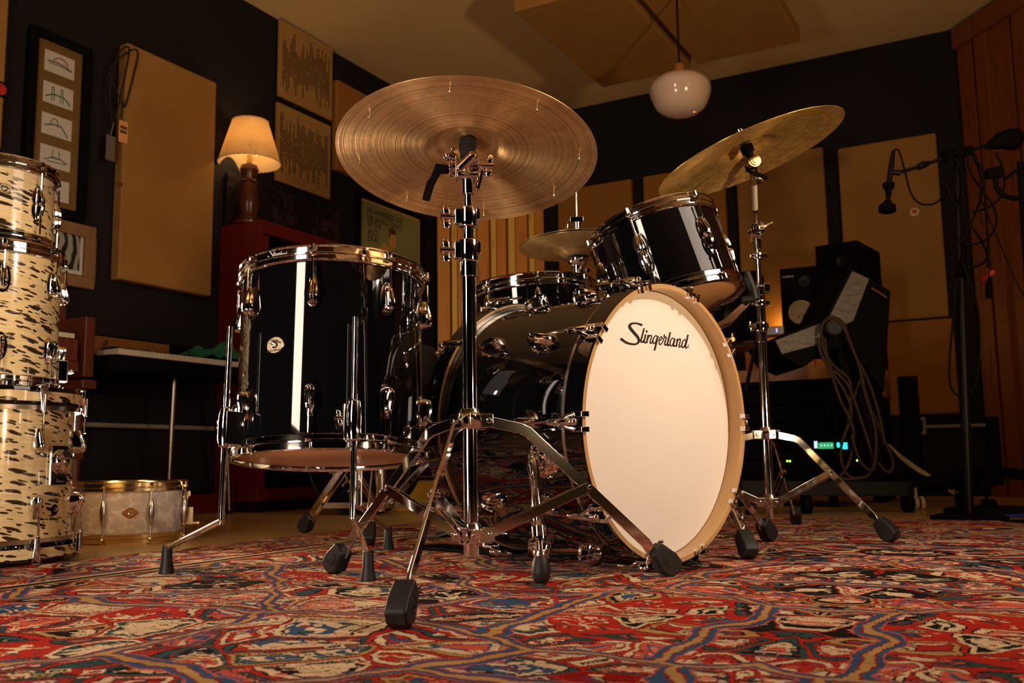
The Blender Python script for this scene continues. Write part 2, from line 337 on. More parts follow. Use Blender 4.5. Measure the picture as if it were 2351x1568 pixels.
    def build(s, name, mat, parent=None, label=None, bevel=0, ang=35, seg=2):
        me = bpy.data.meshes.new(name); me.from_pydata([tuple(p) for p in s.v], [], s.f)
        if s.uv:
            ul = me.uv_layers.new(name='UVMap')
            for p in me.polygons:
                u = s.uv.get(p.index)
                if u:
                    for q, li in enumerate(p.loop_indices): ul.data[li].uv = u[q]
        bm = bmesh.new(); bm.from_mesh(me); bmesh.ops.remove_doubles(bm, verts=bm.verts, dist=1e-6); bmesh.ops.recalc_face_normals(bm, faces=bm.faces); bm.to_mesh(me); bm.free()
        me.polygons.foreach_set('use_smooth', [True]*len(me.polygons)); me.set_sharp_from_angle(angle=math.radians(ang))
        me.materials.append(M[mat] if isinstance(mat, str) else mat)
        o = bpy.data.objects.new(name, me); C.objects.link(o)
        if parent is not None: o.parent = parent
        if label: o['label'] = label
        if bevel:
            md = o.modifiers.new('b', 'BEVEL'); md.width = bevel; md.segments = seg; md.limit_method = 'ANGLE'; md.angle_limit = math.radians(40)
            md.harden_normals = True
        return o
def thing(name, label, cat, m=None, group=None):
    o = bpy.data.objects.new(name, None); C.objects.link(o); o.empty_display_size = .05
    if m is not None: o.matrix_world = m if isinstance(m, MX) else MX.Translation(V(m))
    o['label'] = label; o['category'] = cat
    if group: o['group'] = group
    return o
def tag(o, label, cat, group=None):
    o['label'] = label; o['category'] = cat
    if group: o['group'] = group
    return o
def struct(o): o['kind'] = 'structure'; return o
def copy_tree(o, parent, m=None):
    c = o.copy(); C.objects.link(c); c.parent = parent
    if m is not None: c.matrix_local = m
    for ch in list(o.children): copy_tree(ch, c)
    return c
def rz(a): return MX.Rotation(a, 4, 'Z')
def text_mb(txt, size, m, depth=.0006, mb=None, mirror=False):
    cu = bpy.data.curves.new('t', 'FONT'); cu.body = txt; cu.size = size; cu.align_x = 'CENTER'; cu.align_y = 'CENTER'; cu.extrude = depth; cu.resolution_u = 3
    ob = bpy.data.objects.new('t', cu); C.objects.link(ob); dg = bpy.context.evaluated_depsgraph_get(); me = bpy.data.meshes.new_from_object(ob.evaluated_get(dg))
    mb = mb or MB(); mb.add([v.co.copy() for v in me.vertices], [tuple(p.vertices) for p in me.polygons], m)
    bpy.data.objects.remove(ob); bpy.data.curves.remove(cu); bpy.data.meshes.remove(me); return mb
# script word traced as pen strokes (px of the enlarged word; width per point)
STR = [([(780, 285), (700, 250), (600, 225), (500, 228), (420, 262), (400, 315), (425, 380), (490, 460), (560, 540), (630, 620), (672, 700), (676, 770), (640, 822), (570, 852), (480, 850), (380, 832), (280, 790), (190, 728), (130, 680)], [70, 60, 50, 60, 75, 88, 92, 92, 90, 86, 78, 70, 62, 56, 60, 66, 72, 78, 80]),
 ([(836, 372), (790, 560), (745, 730), (748, 782), (790, 785), (822, 740)], 48), ([(886, 555), (850, 700), (832, 772), (855, 806), (892, 796)], 48), ([(910, 432), (912, 468), (914, 505)], [36, 56, 34]),
 ([(965, 568), (935, 700), (912, 822)], 48), ([(945, 690), (985, 612), (1038, 582), (1056, 620), (1038, 700), (1015, 785), (1030, 828), (1068, 800), (1095, 745)], 36),
 ([(1225, 618), (1180, 598), (1132, 650), (1103, 740), (1108, 815), (1142, 832), (1190, 770), (1225, 660)], 36), ([(1252, 604), (1200, 820), (1146, 1040)], 52),
 ([(1308, 742), (1360, 700), (1374, 645), (1350, 628), (1312, 655), (1286, 735), (1288, 820), (1318, 864), (1362, 830), (1410, 740), (1440, 630)], 34),
 ([(1450, 560), (1442, 600), (1455, 640), (1500, 645), (1495, 690), (1462, 790), (1452, 856), (1482, 880), (1522, 838)], 40), ([(1622, 488), (1570, 700), (1538, 840), (1552, 890), (1592, 868)], 50),
 ([(1725, 690), (1682, 668), (1642, 722), (1616, 812), (1622, 886), (1660, 902), (1710, 830), (1742, 712)], 36), ([(1762, 678), (1730, 800), (1712, 888), (1732, 914), (1764, 888)], 46),
 ([(1842, 688), (1797, 932)], 48), ([(1820, 800), (1868, 712), (1914, 694), (1924, 738), (1900, 830), (1882, 908), (1902, 940), (1942, 895)], 36),
 ([(2085, 742), (2042, 718), (1996, 772), (1966, 870), (1976, 942), (2012, 948), (2060, 870), (2102, 742)], 36), ([(2152, 565), (2100, 800), (2072, 928), (2100, 970), (2142, 930), (2176, 860)], [52, 50, 46, 38, 28, 20]), ([(2174, 940), (2180, 968)], 22)]
def script_mb(fn, mb=None, th=None):           # fn maps (u 0..1, v) of the word to a 3D point
    mb = mb or MB()
    for pts, w in STR:
        if not isinstance(w, list): w = [w]*len(pts)
        cm = catmull([(x, y, ww) for (x, y), ww in zip(pts, w)], 4); n = len(cm); L = []; R = []
        for i in range(n):
            d = cm[min(i+1, n-1)]-cm[max(i-1, 0)]; d.z = 0; d.normalize(); q = V((-d.y, d.x, 0))*(cm[i].z/2)
            L.append(fn(cm[i].x+q.x, cm[i].y+q.y)); R.append(fn(cm[i].x-q.x, cm[i].y-q.y))
        mb.add(L+R, [(i, i+1, n+i+1, n+i) for i in range(n-1)])
    return mb
def cylpt(R, a0, z0, sc, slope=0.0):                # word wrapped on a cylinder
    return lambda x, y: V((R*math.cos(a0+(x-1150)*sc/R), R*math.sin(a0+(x-1150)*sc/R), z0-((y-640)-slope*(x-1150))*sc))
# ------------------------------------------------------------------ room
HC = 2.95
L0, C1, C2, R1 = onz(565, 3, HC), onz(1080.6, 300, HC), onz(2212, 62, HC), onz(2351, -30, HC)
for q in (L0, C1, C2, R1): q.z = 0
A = (C1-L0).normalized(); N = V((A.y, -A.x, 0)); B = (C2-C1).normalized(); NB = V((B.y, -B.x, 0)); D = (R1-C2).normalized(); ND = V((-D.y, D.x, 0)) if D.x*0+1 else None
ND = V((D.y, -D.x, 0))
if ND.dot(V((0, 2, 0))-C2) < 0: ND = -ND
FL = -.012
def LW(s, off, z): return C1+A*s+N*off+V((0, 0, z))
def BW(t, off, z): return C1+B*t+NB*off+V((0, 0, z))
def LWM(s, off, z): p = LW(s, off, z); return MX(((A.x, -N.x, 0, p.x), (A.y, -N.y, 0, p.y), (0, 0, 1, p.z), (0, 0, 0, 1)))   # x along wall, y INTO wall, z up
def BWM(t, off, z): p = BW(t, off, z); return MX(((B.x, -NB.x, 0, p.x), (B.y, -NB.y, 0, p.y), (0, 0, 1, p.z), (0, 0, 0, 1)))
LF = C1-A*12.0; LF = LF+A*0; RF = C2+D*9.2
poly = [C1, C2, RF, LF]
def slab(name, mat, z0, z1):
    mb = MB(); c = sum((p for p in poly), V())/4; ex = [c+(p-c)*1.04 for p in poly]; mb.prism([(p.x, p.y) for p in ex], z0, z1); return struct(mb.build(name, mat))
fl = MB(); ex = [C1+(-A*0+NB*-.15-N*.15), C2+NB*-.15+V((.25, 0, 0)), RF+V((.3, -.2, 0)), LF+V((-.3, -.2, 0))]
inv = MX(((B.x, A.x, 0, 0), (B.y, A.y, 0, 0), (0, 0, 1, 0), (0, 0, 0, 1)))
ivi = inv.inverted(); fl.prism([((ivi @ p).x, (ivi @ p).y) for p in ex], FL-.05, FL); o = struct(fl.build('floor', 'floor')); o.matrix_world = inv
cl = MB(); cl.prism([(p.x, p.y) for p in ex], HC, HC+.08); struct(cl.build('ceiling', 'ceiling'))
def wall(name, a, b, nin, th=.12, mat='wall'):
    mb = MB(); d = (b-a); out = -nin*th
    mb.prism([(a.x, a.y), (b.x, b.y), ((b+out).x, (b+out).y), ((a+out).x, (a+out).y)], FL, HC); return struct(mb.build(name, mat))
wall('wall_left', LF, C1, N); wall('wall_back', C1, C2, NB); wall('wall_right', C2, RF, ND)
fn = V((-(RF-LF).y, (RF-LF).x, 0)).normalized(); wall('wall_front', LF, RF, fn if fn.y > 0 else -fn)
mb = MB(); mb.box((0, 0, .05), (9, .02, .10)); o = struct(mb.build('baseboard_left', 'red_wood', bevel=.004)); o.matrix_world = LWM(-4.7, .011, FL)
mb = MB(); mb.box((0, 0, .05), (3.6, .02, .10)); o = struct(mb.build('baseboard_back', 'black', bevel=.004)); o.matrix_world = BWM(1.85, .011, FL)
# plank wall on the right, a run of boards with a top rail
boards = MB(); boardsb = MB(); x = 0.0; k = 0
DM = frame(C2+V((0, 0, 0)), (0, 0, 1), D); 
if (DM.to_3x3() @ V((0, 1, 0))).dot(ND) < 0: sg = -1
else: sg = 1
root = thing('plank_wall_panel', 'tall reddish pine plank wall panel with top rail at the far right of the room', 'wood panel', DM)
while x < 3.2:
    w = (.13, .045, .10, .045)[k % 4]; dep = (.035, .018, .050, .018)[k % 4]
    mb = MB(); mb.box((x+w/2, sg*(.03+dep/2), (HC-.16)/2+FL/2), (w-.004, dep, HC-.16-FL)); mb.build('plank', 'pine_d' if k % 4 in (1, 3) else 'pine_c', root, bevel=.003)
    x += w; k += 1
mb = MB(); mb.box((1.6, sg*.016, HC/2+FL/2), (3.2, .028, HC-FL-.01)); mb.build('backing', 'black', root)
mb = MB(); mb.box((1.6, sg*.055, HC-.095), (3.2, .085, .13)); mb.build('top_rail', 'pine_c', root, bevel=.004)
# slatted corner panel
p0, p1 = LW(-.60, .0, 0), BW(.615, .0, 0); dd = (p1-p0).normalized(); Ld = (p1-p0).length; nin = V((dd.y, -dd.x, 0))
cm = MX(((dd.x, -nin.x, 0, p0.x+nin.x*.02), (dd.y, -nin.y, 0, p0.y+nin.y*.02), (0, 0, 1, FL), (0, 0, 0, 1)))
root = thing('slatted_corner_panel', 'golden pine slatted panel across the far room corner behind the snare drum', 'wood panel', cm)
x = .035; k = 0; HS = 2.3
while x < Ld-.05:
    w = (.105, .05, .088, .062)[k % 4]; dep = (.03, .055, .022, .055)[k % 4]
    mb = MB(); mb.box((x+w/2, -dep/2, HS/2), (w-.012, dep, HS)); mb.build('slat', 'pine_f' if k % 2 else 'pine_e', root, bevel=.002); x += w; k += 1
mb = MB(); mb.box((Ld/2, .012, HS/2), (Ld-.07, .02, HS)); mb.build('backing', 'black', root)
# ------------------------------------------------------------------ acoustic panels
def fpanel(wallm, w, hgt, label, mat='burlap', th=.055, group='fabric wall panels', name='acoustic_panel'):
    root = thing(name, label, 'acoustic panel', wallm, group)
    mb = MB(); nx, nz = 14, 22; vs = []
    mb.box((w/2, -th/2-.002, hgt/2), (w, th, hgt)); mb.build('fabric_cover', mat, root, bevel=.012, seg=3)
    mb = MB(); mb.box((w/2, 0, hgt/2), (w-.08, .006, hgt-.08)); mb.build('backing_board', 'black', root)
    return root
lp = fpanel(LWM(-3.44, .006, 1.137), .595, 1.198, 'large tan fabric panel on the left wall with two lanyards hung over its corner', 'burlap_gold', .065)
sq_ = (onplane(12, 150, LW(0, .065, 0), N)-C1).dot(A)
fpanel(LWM(sq_-.60, .006, 1.60), .60, 1.25, 'tan fabric panel cut off by the left edge of the photo', 'burlap_gold', .065)
fpanel(LWM(-1.79, .006, 2.13), 1.2, .61, 'rust brown fabric panel high on the left wall beside the slotted wooden panels', 'burlap', .05)
fpanel(BWM(.81, .006, 1.09), .605, 1.21, 'tan fabric panel on the back wall just right of the slatted corner', 'burlap')
fpanel(BWM(1.51, .006, 1.09), .605, 1.21, 'tan fabric panel on the back wall behind the black rack tom', 'burlap')
fpanel(BWM(2.20, .006, 1.09), .59, 1.21, 'tan fabric panel on the back wall glowing behind the small speakers', 'burlap_gold')
fpanel(BWM(2.885, .006, 1.09), .60, 1.18, 'tan fabric panel on the back wall with a small round sticker', 'burlap_gold')
fpanel(BWM(2.90, .006, .49), .605, .59, 'low brown fabric panel under the stickered panel on the back wall', 'burlap')
fpanel(BWM(2.20, .006, .49), .59, .59, 'low brown fabric panel behind the mixing desk', 'burlap')
sm_ = onplane(2100, 487, BW(0, .066, 0), NB); mm = frame(sm_, NB, (0, 0, 1))
mb = MB(); mb.lathe([(0, .0), (.028, .0), (.028, .002), (0, .002)], 28); s = mb.build('round_sticker', 'pearl_badge'); s.matrix_world = mm; tag(s, 'small round cream sticker with a red centre on the back wall panel', 'sticker')
mb = MB(); mb.ball((.004, 0, .0022), .013, 14, None, (1, 1.2, .06)); mb.build('sticker_print', 'red_tape', s)
# ceiling clouds
def cloud(s0, s1, t0, t1, z, label):
    p = C1+A*s0+N*t0+V((0, 0, z)); m = MX(((A.x, N.x, 0, p.x), (A.y, N.y, 0, p.y), (0, 0, 1, p.z), (0, 0, 0, 1)))
    root = thing('ceiling_acoustic_panel', label, 'acoustic panel', m, 'ceiling acoustic panels')
    mb = MB(); mb.box(((s1-s0)/2, (t1-t0)/2, .045), (s1-s0, t1-t0, .09)); mb.build('fabric_cover', 'burlap_gold', root, bevel=.01, seg=3)
    mb = MB()
    for a in (.08, s1-s0-.08):
        for b in (.08, t1-t0-.08): mb.tube([(a, b, .08), (a, b+.004, (HC-z)*.5), (a, b, HC-z-.001)], .0018, 6)
    mb.build('hanger_wires', 'black_metal', root)
cloud(-2.28, -1.08, 1.63, 2.22, 2.6, 'tan ceiling panel hanging left of the pendant lamp')
cloud(-2.32, -1.12, 2.27, 2.88, 2.6, 'tan ceiling panel hanging right of the pendant lamp')
# pendant
pc = at(1562, 218, 4.6); pr = .158*4.6/4.9
root = thing('pendant_lamp', 'opal glass schoolhouse pendant lamp on a thin dark rod', 'lamp', (pc.x, pc.y, pc.z))
mb = MB(); mb.lathe([(.052, .105), (.085, .098), (.125, .08), (.150, .05), (.155, .02), (.148, -.01), (.132, -.05), (.115, -.075), (.08, -.098), (.04, -.108), (0, -.11)], 56); mb.build('glass_globe', 'opal', root)
mb = MB(); mb.lathe([(.0, .16), (.028, .158), (.030, .145), (.030, .115), (.050, .103), (.054, .100), (0.0, .100)], 32); mb.build('fitter', 'copper', root)
mb = MB(); mb.cyl((0, 0, .15), (0, 0, HC-pc.z-.01), .0055); mb.lathe([(0, HC-pc.z), (.06, HC-pc.z), (.055, HC-pc.z-.02), (.01, HC-pc.z-.03)], 24); mb.build('rod', 'black_metal', root)
# ------------------------------------------------------------------ wall art
def pic_frame(m, w, h, label, matt, fw=.045, inner='burlap', cat='picture', name='picture_frame', fd=.035):
    root = thing(name, label, cat, m)
    mb = MB()
    for a, b, c, d in ((w/2, fw/2, w, fw), (w/2, h-fw/2, w, fw), (fw/2, h/2, fw, h-2*fw), (w-fw/2, h/2, fw, h-2*fw)): mb.box((a, -fd/2, b), (c, fd, d))
    mb.build('frame', matt, root, bevel=.003)
    mb = MB(); mb.box((w/2, -.010, h/2), (w-2*fw+.004, .008, h-2*fw+.004)); mb.build('mat_board', inner, root)
    return root
fr = pic_frame(LWM(-3.925, .003, 1.382), .318, .855, 'tall black frame with five small bridge sketches on tan burlap', 'black', .040, simple('olive_linen', (.16, .085, .016), .9))
for i in range(5):
    zc = .722-i*.1495; x0 = .159
    mb = MB(); mb.box((x0, -.0155, zc), (.155, .002, .100)); card = mb.build('sketch_card', 'white_plastic', fr)
    ink = MB(); inkc = MB(); y = -.0175
    def P3(u, v): return (x0+u*.07, y, zc+v*.043)
    if i == 0:
        for o_ in (0, .12): inkc.tube([P3(math.cos(a)*.55+.05, math.sin(a)*.75-.1+o_) for a in [PI*j/12 for j in range(13)]], .0013, 5)
        ink.tube([P3(-.9, .0), P3(-.2, .1), P3(.3, .0), P3(.9, -.3)], .003, 5); ink.tube([P3(-.8, -.2), P3(0, -.15), P3(.9, -.35)], .002, 5)
    elif i == 1:
        for s_ in (-.4, .25):
            inkc.tube([P3(s_-.1, -.8), P3(s_-.06, .8)], .0018, 5); inkc.tube([P3(s_+.1, -.8), P3(s_+.06, .8)], .0018, 5); inkc.tube([P3(s_-.07, .7), P3(s_+.07, .7)], .002, 5)
        inkc.tube([P3(-.95, -.5), P3(-.4, -.05), P3(.3, -.05), P3(.7, -.4), P3(.9, -.8)], .003, 5)
    elif i == 2:
        ink.tube([P3(-.2+math.cos(a)*.28, math.sin(a)*.9-.1) for a in [PI*j/12 for j in range(13)]], .002, 5); ink.tube([P3(-.9, -.2), P3(-.3, .1), P3(.3, .1), P3(.8, -.9)], .003, 5)
    elif i == 3:
        ink.tube([P3(-.2, .8), P3(-.3, -.1), P3(.3, -.1), P3(.2, .8)], .0022, 5); ink.tube([P3(-.85, -.5), P3(-.2, .0), P3(.4, -.05), P3(.8, -.4)], .0025, 5); ink.tube([P3(-.6, -.55), P3(.75, -.45)], .002, 5)
    else:
        ink.tube([P3(-.2, .8), P3(.1, 0), P3(.4, -.9)], .004, 5); ink.tube([P3(-.3, .2), P3(-.1, .9), P3(.1, .2)], .0015, 5); inkc.tube([P3(0, .1), P3(.6, -.9)], .0015, 5)
    if ink.v: ink.build('sketch_ink', simple('graphite', (.10, .10, .10), .8), card)
    if inkc.v: inkc.build('sketch_colour', simple('sketch_paint', ((.25, .03, .03), (.02, .12, .06), (.1, .1, .1), (.1, .1, .1), (.45, .32, .04))[i], .8), card)
fr = pic_frame(LWM(-4.02, .003, 1.07), .475, .30, 'small rustic wooden frame with a black and white photo behind the cream drums', 'frame_wood', .055, 'white_plastic')
g = NG('grey_photo'); o_ = g.oc(); w_ = g.n('ShaderNodeTexWave', bands_direction='X'); g.L(o_, w_.inputs[0]); w_.inputs['Scale'].default_value = 7; w_.inputs['Distortion'].default_value = 6
g.set(col=g.ramp(w_.outputs[1], [(.3, (.012, .012, .012)), (.55, (.3, .28, .24))]), rough=.4)
mb = MB(); mb.box((.2375, -.016, .165), (.33, .003, .17)); mb.build('photo_print', g.m, fr)
# slotted plywood art
def slots(m, label, seed):
    rnd = random.Random(seed); root = thing('slotted_wood_panel', label, 'wall art', m, 'slotted wooden wall panels')
    mb = MB(); mb.box((.2475, -.009, .2425), (.495, .018, .485)); mb.build('plywood', 'art_wood', root, bevel=.001)
    ink = MB()
    for i in range(27):
        x = .03+i*.0165; z = .485*(.08+.28*rnd.random()); top = .485*(.95-.3*rnd.random())-.02
        while z < top:
            l = min(rnd.choice((.015, .05, .11, .2, .28, .34)), top-z+.004); ink.box((x, -.0187, z+l/2), (.0062, .0016, l)); z += l+.010
    o = ink.build('slots', 'ink', root); return root
slots(LWM(-2.325, .03, 2.445), 'upper of two slotted square wooden panels right under the ceiling', 3)
slots(LWM(-2.325, .02, 1.922), 'lower of two slotted square wooden panels beside the table lamp', 4)
# poster
pz = .78; ps = pic_frame(LWM(-1.53, .003, 1.27), .78, pz, 'framed jazz film poster with dark lettering and a painted figure', 'black', .028, simple('poster_edge', (.75, .42, .08), .5))
mb = MB(); mb.box((.39, -.0155, pz/2), (.69, .002, pz-.085)); pap = mb.build('poster_print', simple('poster_green', (.27, .26, .10), .5), ps)
tm = MB()
pim = ps.matrix_world.inverted()
def pp_(x_, y_, d_=.021): return pim @ onplane(x_, y_, LW(0, .003+d_, 0), N)
for t_, x0, y0, x1, y1 in (('HE HAMMERED OUT', 845, 482, 927, 511), ('THE SAVAGE TEMPO', 842, 497, 923, 526), ('OF THE', 844, 511, 876, 523), ('JAZZ', 846, 529, 869, 539), ('ERA!', 846, 545, 870, 554)):
    a_, b_ = pp_(x0, y0), pp_(x1, y1); w_ = abs(b_.x-a_.x); sz = .058
    tb = text_mb(t_, sz, MX.Identity(4), .0004); xs = [q.x for q in tb.v]; k_ = w_/(max(xs)-min(xs))
    tm.add(tb.v, tb.f, MX.Translation(((a_.x+b_.x)/2, -.0175, (a_.z+b_.z)/2)) @ MX.Rotation(PI/2, 4, 'X') @ MX.Diagonal((k_, 1, 1, 1)))
tm.build('poster_lettering', simple('poster_ink', (.03, .015, .035), .6), pap)
hd = pp_(903, 545)
fg = MB(); fg.ball((hd.x, -.017, hd.z-.02), .052, 20, None, (.78, .02, 1.3)); fg.prism([(-.20, -.36), (-.17, -.12), (-.10, -.05), (.0, -.10), (.09, -.12), (.15, -.2), (.17, -.36)], 0, .001, MX.Translation((hd.x, -.0165, hd.z)) @ MX.Rotation(PI/2, 4, 'X')); fg.build('painted_figure', simple('poster_skin', (.62, .33, .10), .6), pap)
fg = MB(); fg.ball((hd.x-.006, -.0175, hd.z+.040), .045, 20, None, (.95, .02, .55)); fg.ball((hd.x-.038, -.0175, hd.z+.015), .018, 12, None, (.6, .02, 1.4)); fg.box((hd.x-.012, -.0180, hd.z-.018), (.014, .001, .005)); fg.box((hd.x+.016, -.0180, hd.z-.018), (.014, .001, .005)); fg.box((hd.x+.004, -.0180, hd.z-.062), (.022, .001, .005)); fg.build('painted_hair', simple('poster_hair', (.12, .035, .015), .6), pap)
g = NG('dark_painting'); o_ = g.oc(); g.set(col=g.ramp(g.noise(o_, 9, 6, .75, dist=1.2), [(.5, (.006, .005, .006)), (.64, (.05, .028, .045)), (.75, (.14, .08, .11))]), rough=.35)
mb = MB(); mb.box((.5, -.014, .155), (1.0, .028, .31)); o = mb.build('dark_canvas', g.m, bevel=.002); o.matrix_world = LWM(-2.715, .012, 1.556); tag(o, 'long dark abstract canvas with purple flecks leaning behind the table lamp', 'painting')
# lanyards
for i, (pts, cpx, mat, lab) in enumerate((
    ([(297, 112), (283, 190), (270, 250), (262, 278), (256, 275), (253, 240), (252, 200), (262, 160), (275, 118)], (254, 340), 'white_plastic', 'grey pass card on a black lanyard over the panel corner, left one'),
    ([(317, 122), (305, 180), (292, 230), (285, 246), (278, 232), (262, 195), (253, 175), (258, 150), (300, 116)], (283, 303), 'cable_tan', 'orange pass card on a black lanyard hung over the tan panel'))):
    def wq(x_, y_, off=.078): return onplane(x_, y_, LW(0, off, 0), N)
    P_ = [wq(*p, off=.080+.003*i) for p in pts]; base = wq(*cpx)
    root = thing('lanyard', lab, 'lanyard', base, 'lanyards on the wall panel')
    mb = MB(); mb.tube(catmull([p-base for p in P_], 5, True), .0042, 6, closed=True); mb.build('strap', 'felt', root)
    mb = MB(); mb.tube([wq(pts[3][0] if i == 0 else 285, 278 if i == 0 else 246)-base, wq(cpx[0], cpx[1]-(30 if i == 0 else 27))-base], .003, 6); mb.build('clip', 'nickel', root)
    m_ = MX(((A.x, -N.x, 0, 0), (A.y, -N.y, 0, 0), (0, 0, 1, 0), (0, 0, 0, 1)))
    mb = MB(); mb.box((0, 0, 0), (.052, .003, .125 if i == 0 else .11), m_); card = mb.build('pass_card', 'grey_box' if i == 0 else simple('orange_card', (.75, .36, .12), .5), root, bevel=.001)
    if i:
        mb = MB()
        for r_ in range(2):
            for c_ in range(3): mb.box((-.013+c_*.013, -.002, .022-r_*.022), (.010, .001, .016), m_)
        mb.build('card_print', 'ink', card)
pn = onplane(277, 423, LW(0, .072, 0), N); mb = MB(); mb.lathe([(0, 0), (.011, 0), (.009, .005), (0, .006)], 16); o = mb.build('pin_badge', 'brass'); o.matrix_world = frame(pn, N, (0, 0, 1)); tag(o, 'tiny brass pin badge stuck in the large tan panel', 'badge')
rb = onplane(2, 205, LW(0, .075, 0), N); mb = MB(); mb.box((0, .001, 0), (.07, .07, .002)); o = mb.build('square_pass', 'black'); o.matrix_world = frame(rb, N, (0, 0, 1)); tag(o, 'black pass with a red disc on the panel at the left edge', 'badge'); mb = MB(); mb.lathe([(0, .003), (.025, .003), (.025, .001)], 24); mb.build('red_disc', 'red_tape', o)
# conduits
o = MB().tube([(0, 0, 0), (.99, 0, 0)], .012, 12).build('conduit_pipe', 'pipe'); o.matrix_world = LWM(-3.76, .03, .435); tag(o, 'pale conduit pipe running low along the left wall', 'pipe')
o = MB().tube([(0, 0, 0), (.42, 0, 0)], .011, 12).build('conduit_pipe', 'pipe'); o.matrix_world = BWM(3.30, .03, .414); tag(o, 'pale conduit pipe running low along the back wall', 'pipe')
root = thing('outlet_box', 'small metal outlet box at the end of the back wall conduit', 'outlet', BWM(3.27, .0, .42)); MB().box((0, -.024, 0), (.075, .045, .11)).build('box', 'pipe', root, bevel=.003); MB().box((0, -.05, 0), (.045, .004, .07)).build('socket', 'black', root, bevel=.002)
# ------------------------------------------------------------------ rug
rA, rB_ = onz(0, 1298), onz(1029, 1186); rC, rD = onz(1717, 1184.6), onz(2351, 1192)
ra = A; l1 = rA; 
den = (-B.x*A.y + B.y*A.x); w_ = rC-rA; tt = (w_.x*(-B.y)+w_.y*B.x)/(A.x*(-B.y)+A.y*B.x); cor = rA+A*tt
RM = MX(((B.x, A.x, 0, (cor-A*5.6).x), (B.y, A.y, 0, (cor-A*5.6).y), (0, 0, 1, 0), (0, 0, 0, 1)))
mb = MB(); nx, ny = 60, 84; W_, H_ = 4.2, 5.6; vs = []; fs = []
for j in range(ny+1):
    for i in range(nx+1):
        x, y = W_*i/nx, H_*j/ny; e = min(i, nx-i, j, ny-j)
        jx = MN.noise(V((x*3, y*3, 1)))*.012 if i in (0, nx) else 0; jy = MN.noise(V((x*4, y*3, 7)))*.010 if j in (0, ny) else 0
        vs.append((x+jx, y+jy, 0 if e else -.007))
for j in range(ny):
    for i in range(nx): a = j*(nx+1)+i; fs.append((a, a+1, a+nx+2, a+nx+1))
mb.add(vs, fs); ring = [(0, 0), (W_, 0), (W_, H_), (0, H_)]
mb.prism([(0.01, 0.01), (W_-.01, .01), (W_-.01, H_-.01), (.01, H_-.01)], FL, -.006)
o = mb.build('persian_rug', 'rug', ang=80); o.matrix_world = RM; tag(o, 'large red Persian rug with cream, blue and black motifs under the drum kit', 'rug')
# ------------------------------------------------------------------ drum parts
def pod(L, w, p, flutes=True):
    mb = MB(); T = [0, .08, .2, .35, .5, .65, .78, .88, .95, 1]; Wd = [.55, .68, .82, .94, 1, 1, .97, .88, .68, .3]; Pd = [.55, .62, .72, .82, .92, 1, 1, .94, .75, .3]
    n = 15; vs = []; fs = []
    for t, a, b in zip(T, Wd, Pd):
        for k in range(n):
            q = PI*k/(n-1); fl = 1-.10*(k % 2) if flutes and .1 < t < .97 and 1 < k < n-2 else 1
            vs.append((w*a*math.cos(q)*fl, p*b*(math.sin(q)**.75)*fl, -L*t))
    for i in range(len(T)-1):
        for k in range(n-1): fs.append((i*n+k, i*n+k+1, (i+1)*n+k+1, (i+1)*n+k))
        fs.append((i*n+n-1, i*n, (i+1)*n, (i+1)*n+n-1))
    fs += [tuple(range(n)), tuple((len(T)-1)*n+k for k in range(n-1, -1, -1))]
    mb.add(vs, fs); return mb
def lug_proto(parent, L=.062, w=.0105, p=.026, rod=.03, plate=True, mat='chrome'):
    mb = pod(L, w, p)
    if plate:
        pts = [(w*1.7*math.cos(a)*(1 if abs(math.cos(a)) < .8 else .97), L*.60*math.sin(a)) for a in [2*PI*i/24 for i in range(24)]]
        mb.prism(pts, -.001, .0035, MX(((1, 0, 0, 0), (0, 0, 1, 0), (0, 1, 0, -L*.52), (0, 0, 0, 1))))
    lg = mb.build('lug', mat, parent, ang=28)
    mb = MB(); y = p*.58; mb.cyl((0, y, -.008), (0, y, rod), .0028, seg=10); mb.cyl((0, y, 0), (0, y, .006), .0042, seg=10)
    mb.build('tension_rod', mat, lg); return lg
def tube_lug(parent, L=.07, mat='chrome', rod=.05):
    mb = MB(); mb.lathe([(.0035, -L/2), (.006, -L/2+.004), (.0095, -L*.2), (.0105, 0), (.0095, L*.2), (.006, L/2-.004), (.0035, L/2)], 16, MX.Translation((0, .012, 0)))
    mb.box((0, .005, 0), (.008, .012, .02)); lg = mb.build('lug', mat, parent)
    MB().cyl((0, .012, -rod), (0, .012, rod), .0027, seg=10).build('tension_rod', mat, lg); return lg
def hoop_prof(r, top=True, h=.036, ro=.0095):
    P_ = [(r+.002, 0), (r+.0045, .001), (r+ro-.0015, .004), (r+ro-.002, h*.36), (r+ro, h*.40), (r+ro, h*.47), (r+ro-.0022, h*.52), (r+ro-.003, h-.006), (r+ro-.0005, h-.003), (r+ro-.0012, h), (r+ro-.004, h), (r+ro-.0055, h-.004), (r+ro-.0055, .012), (r+.002, .008)]
    return P_ if top else [(a, -b) for a, b in P_]
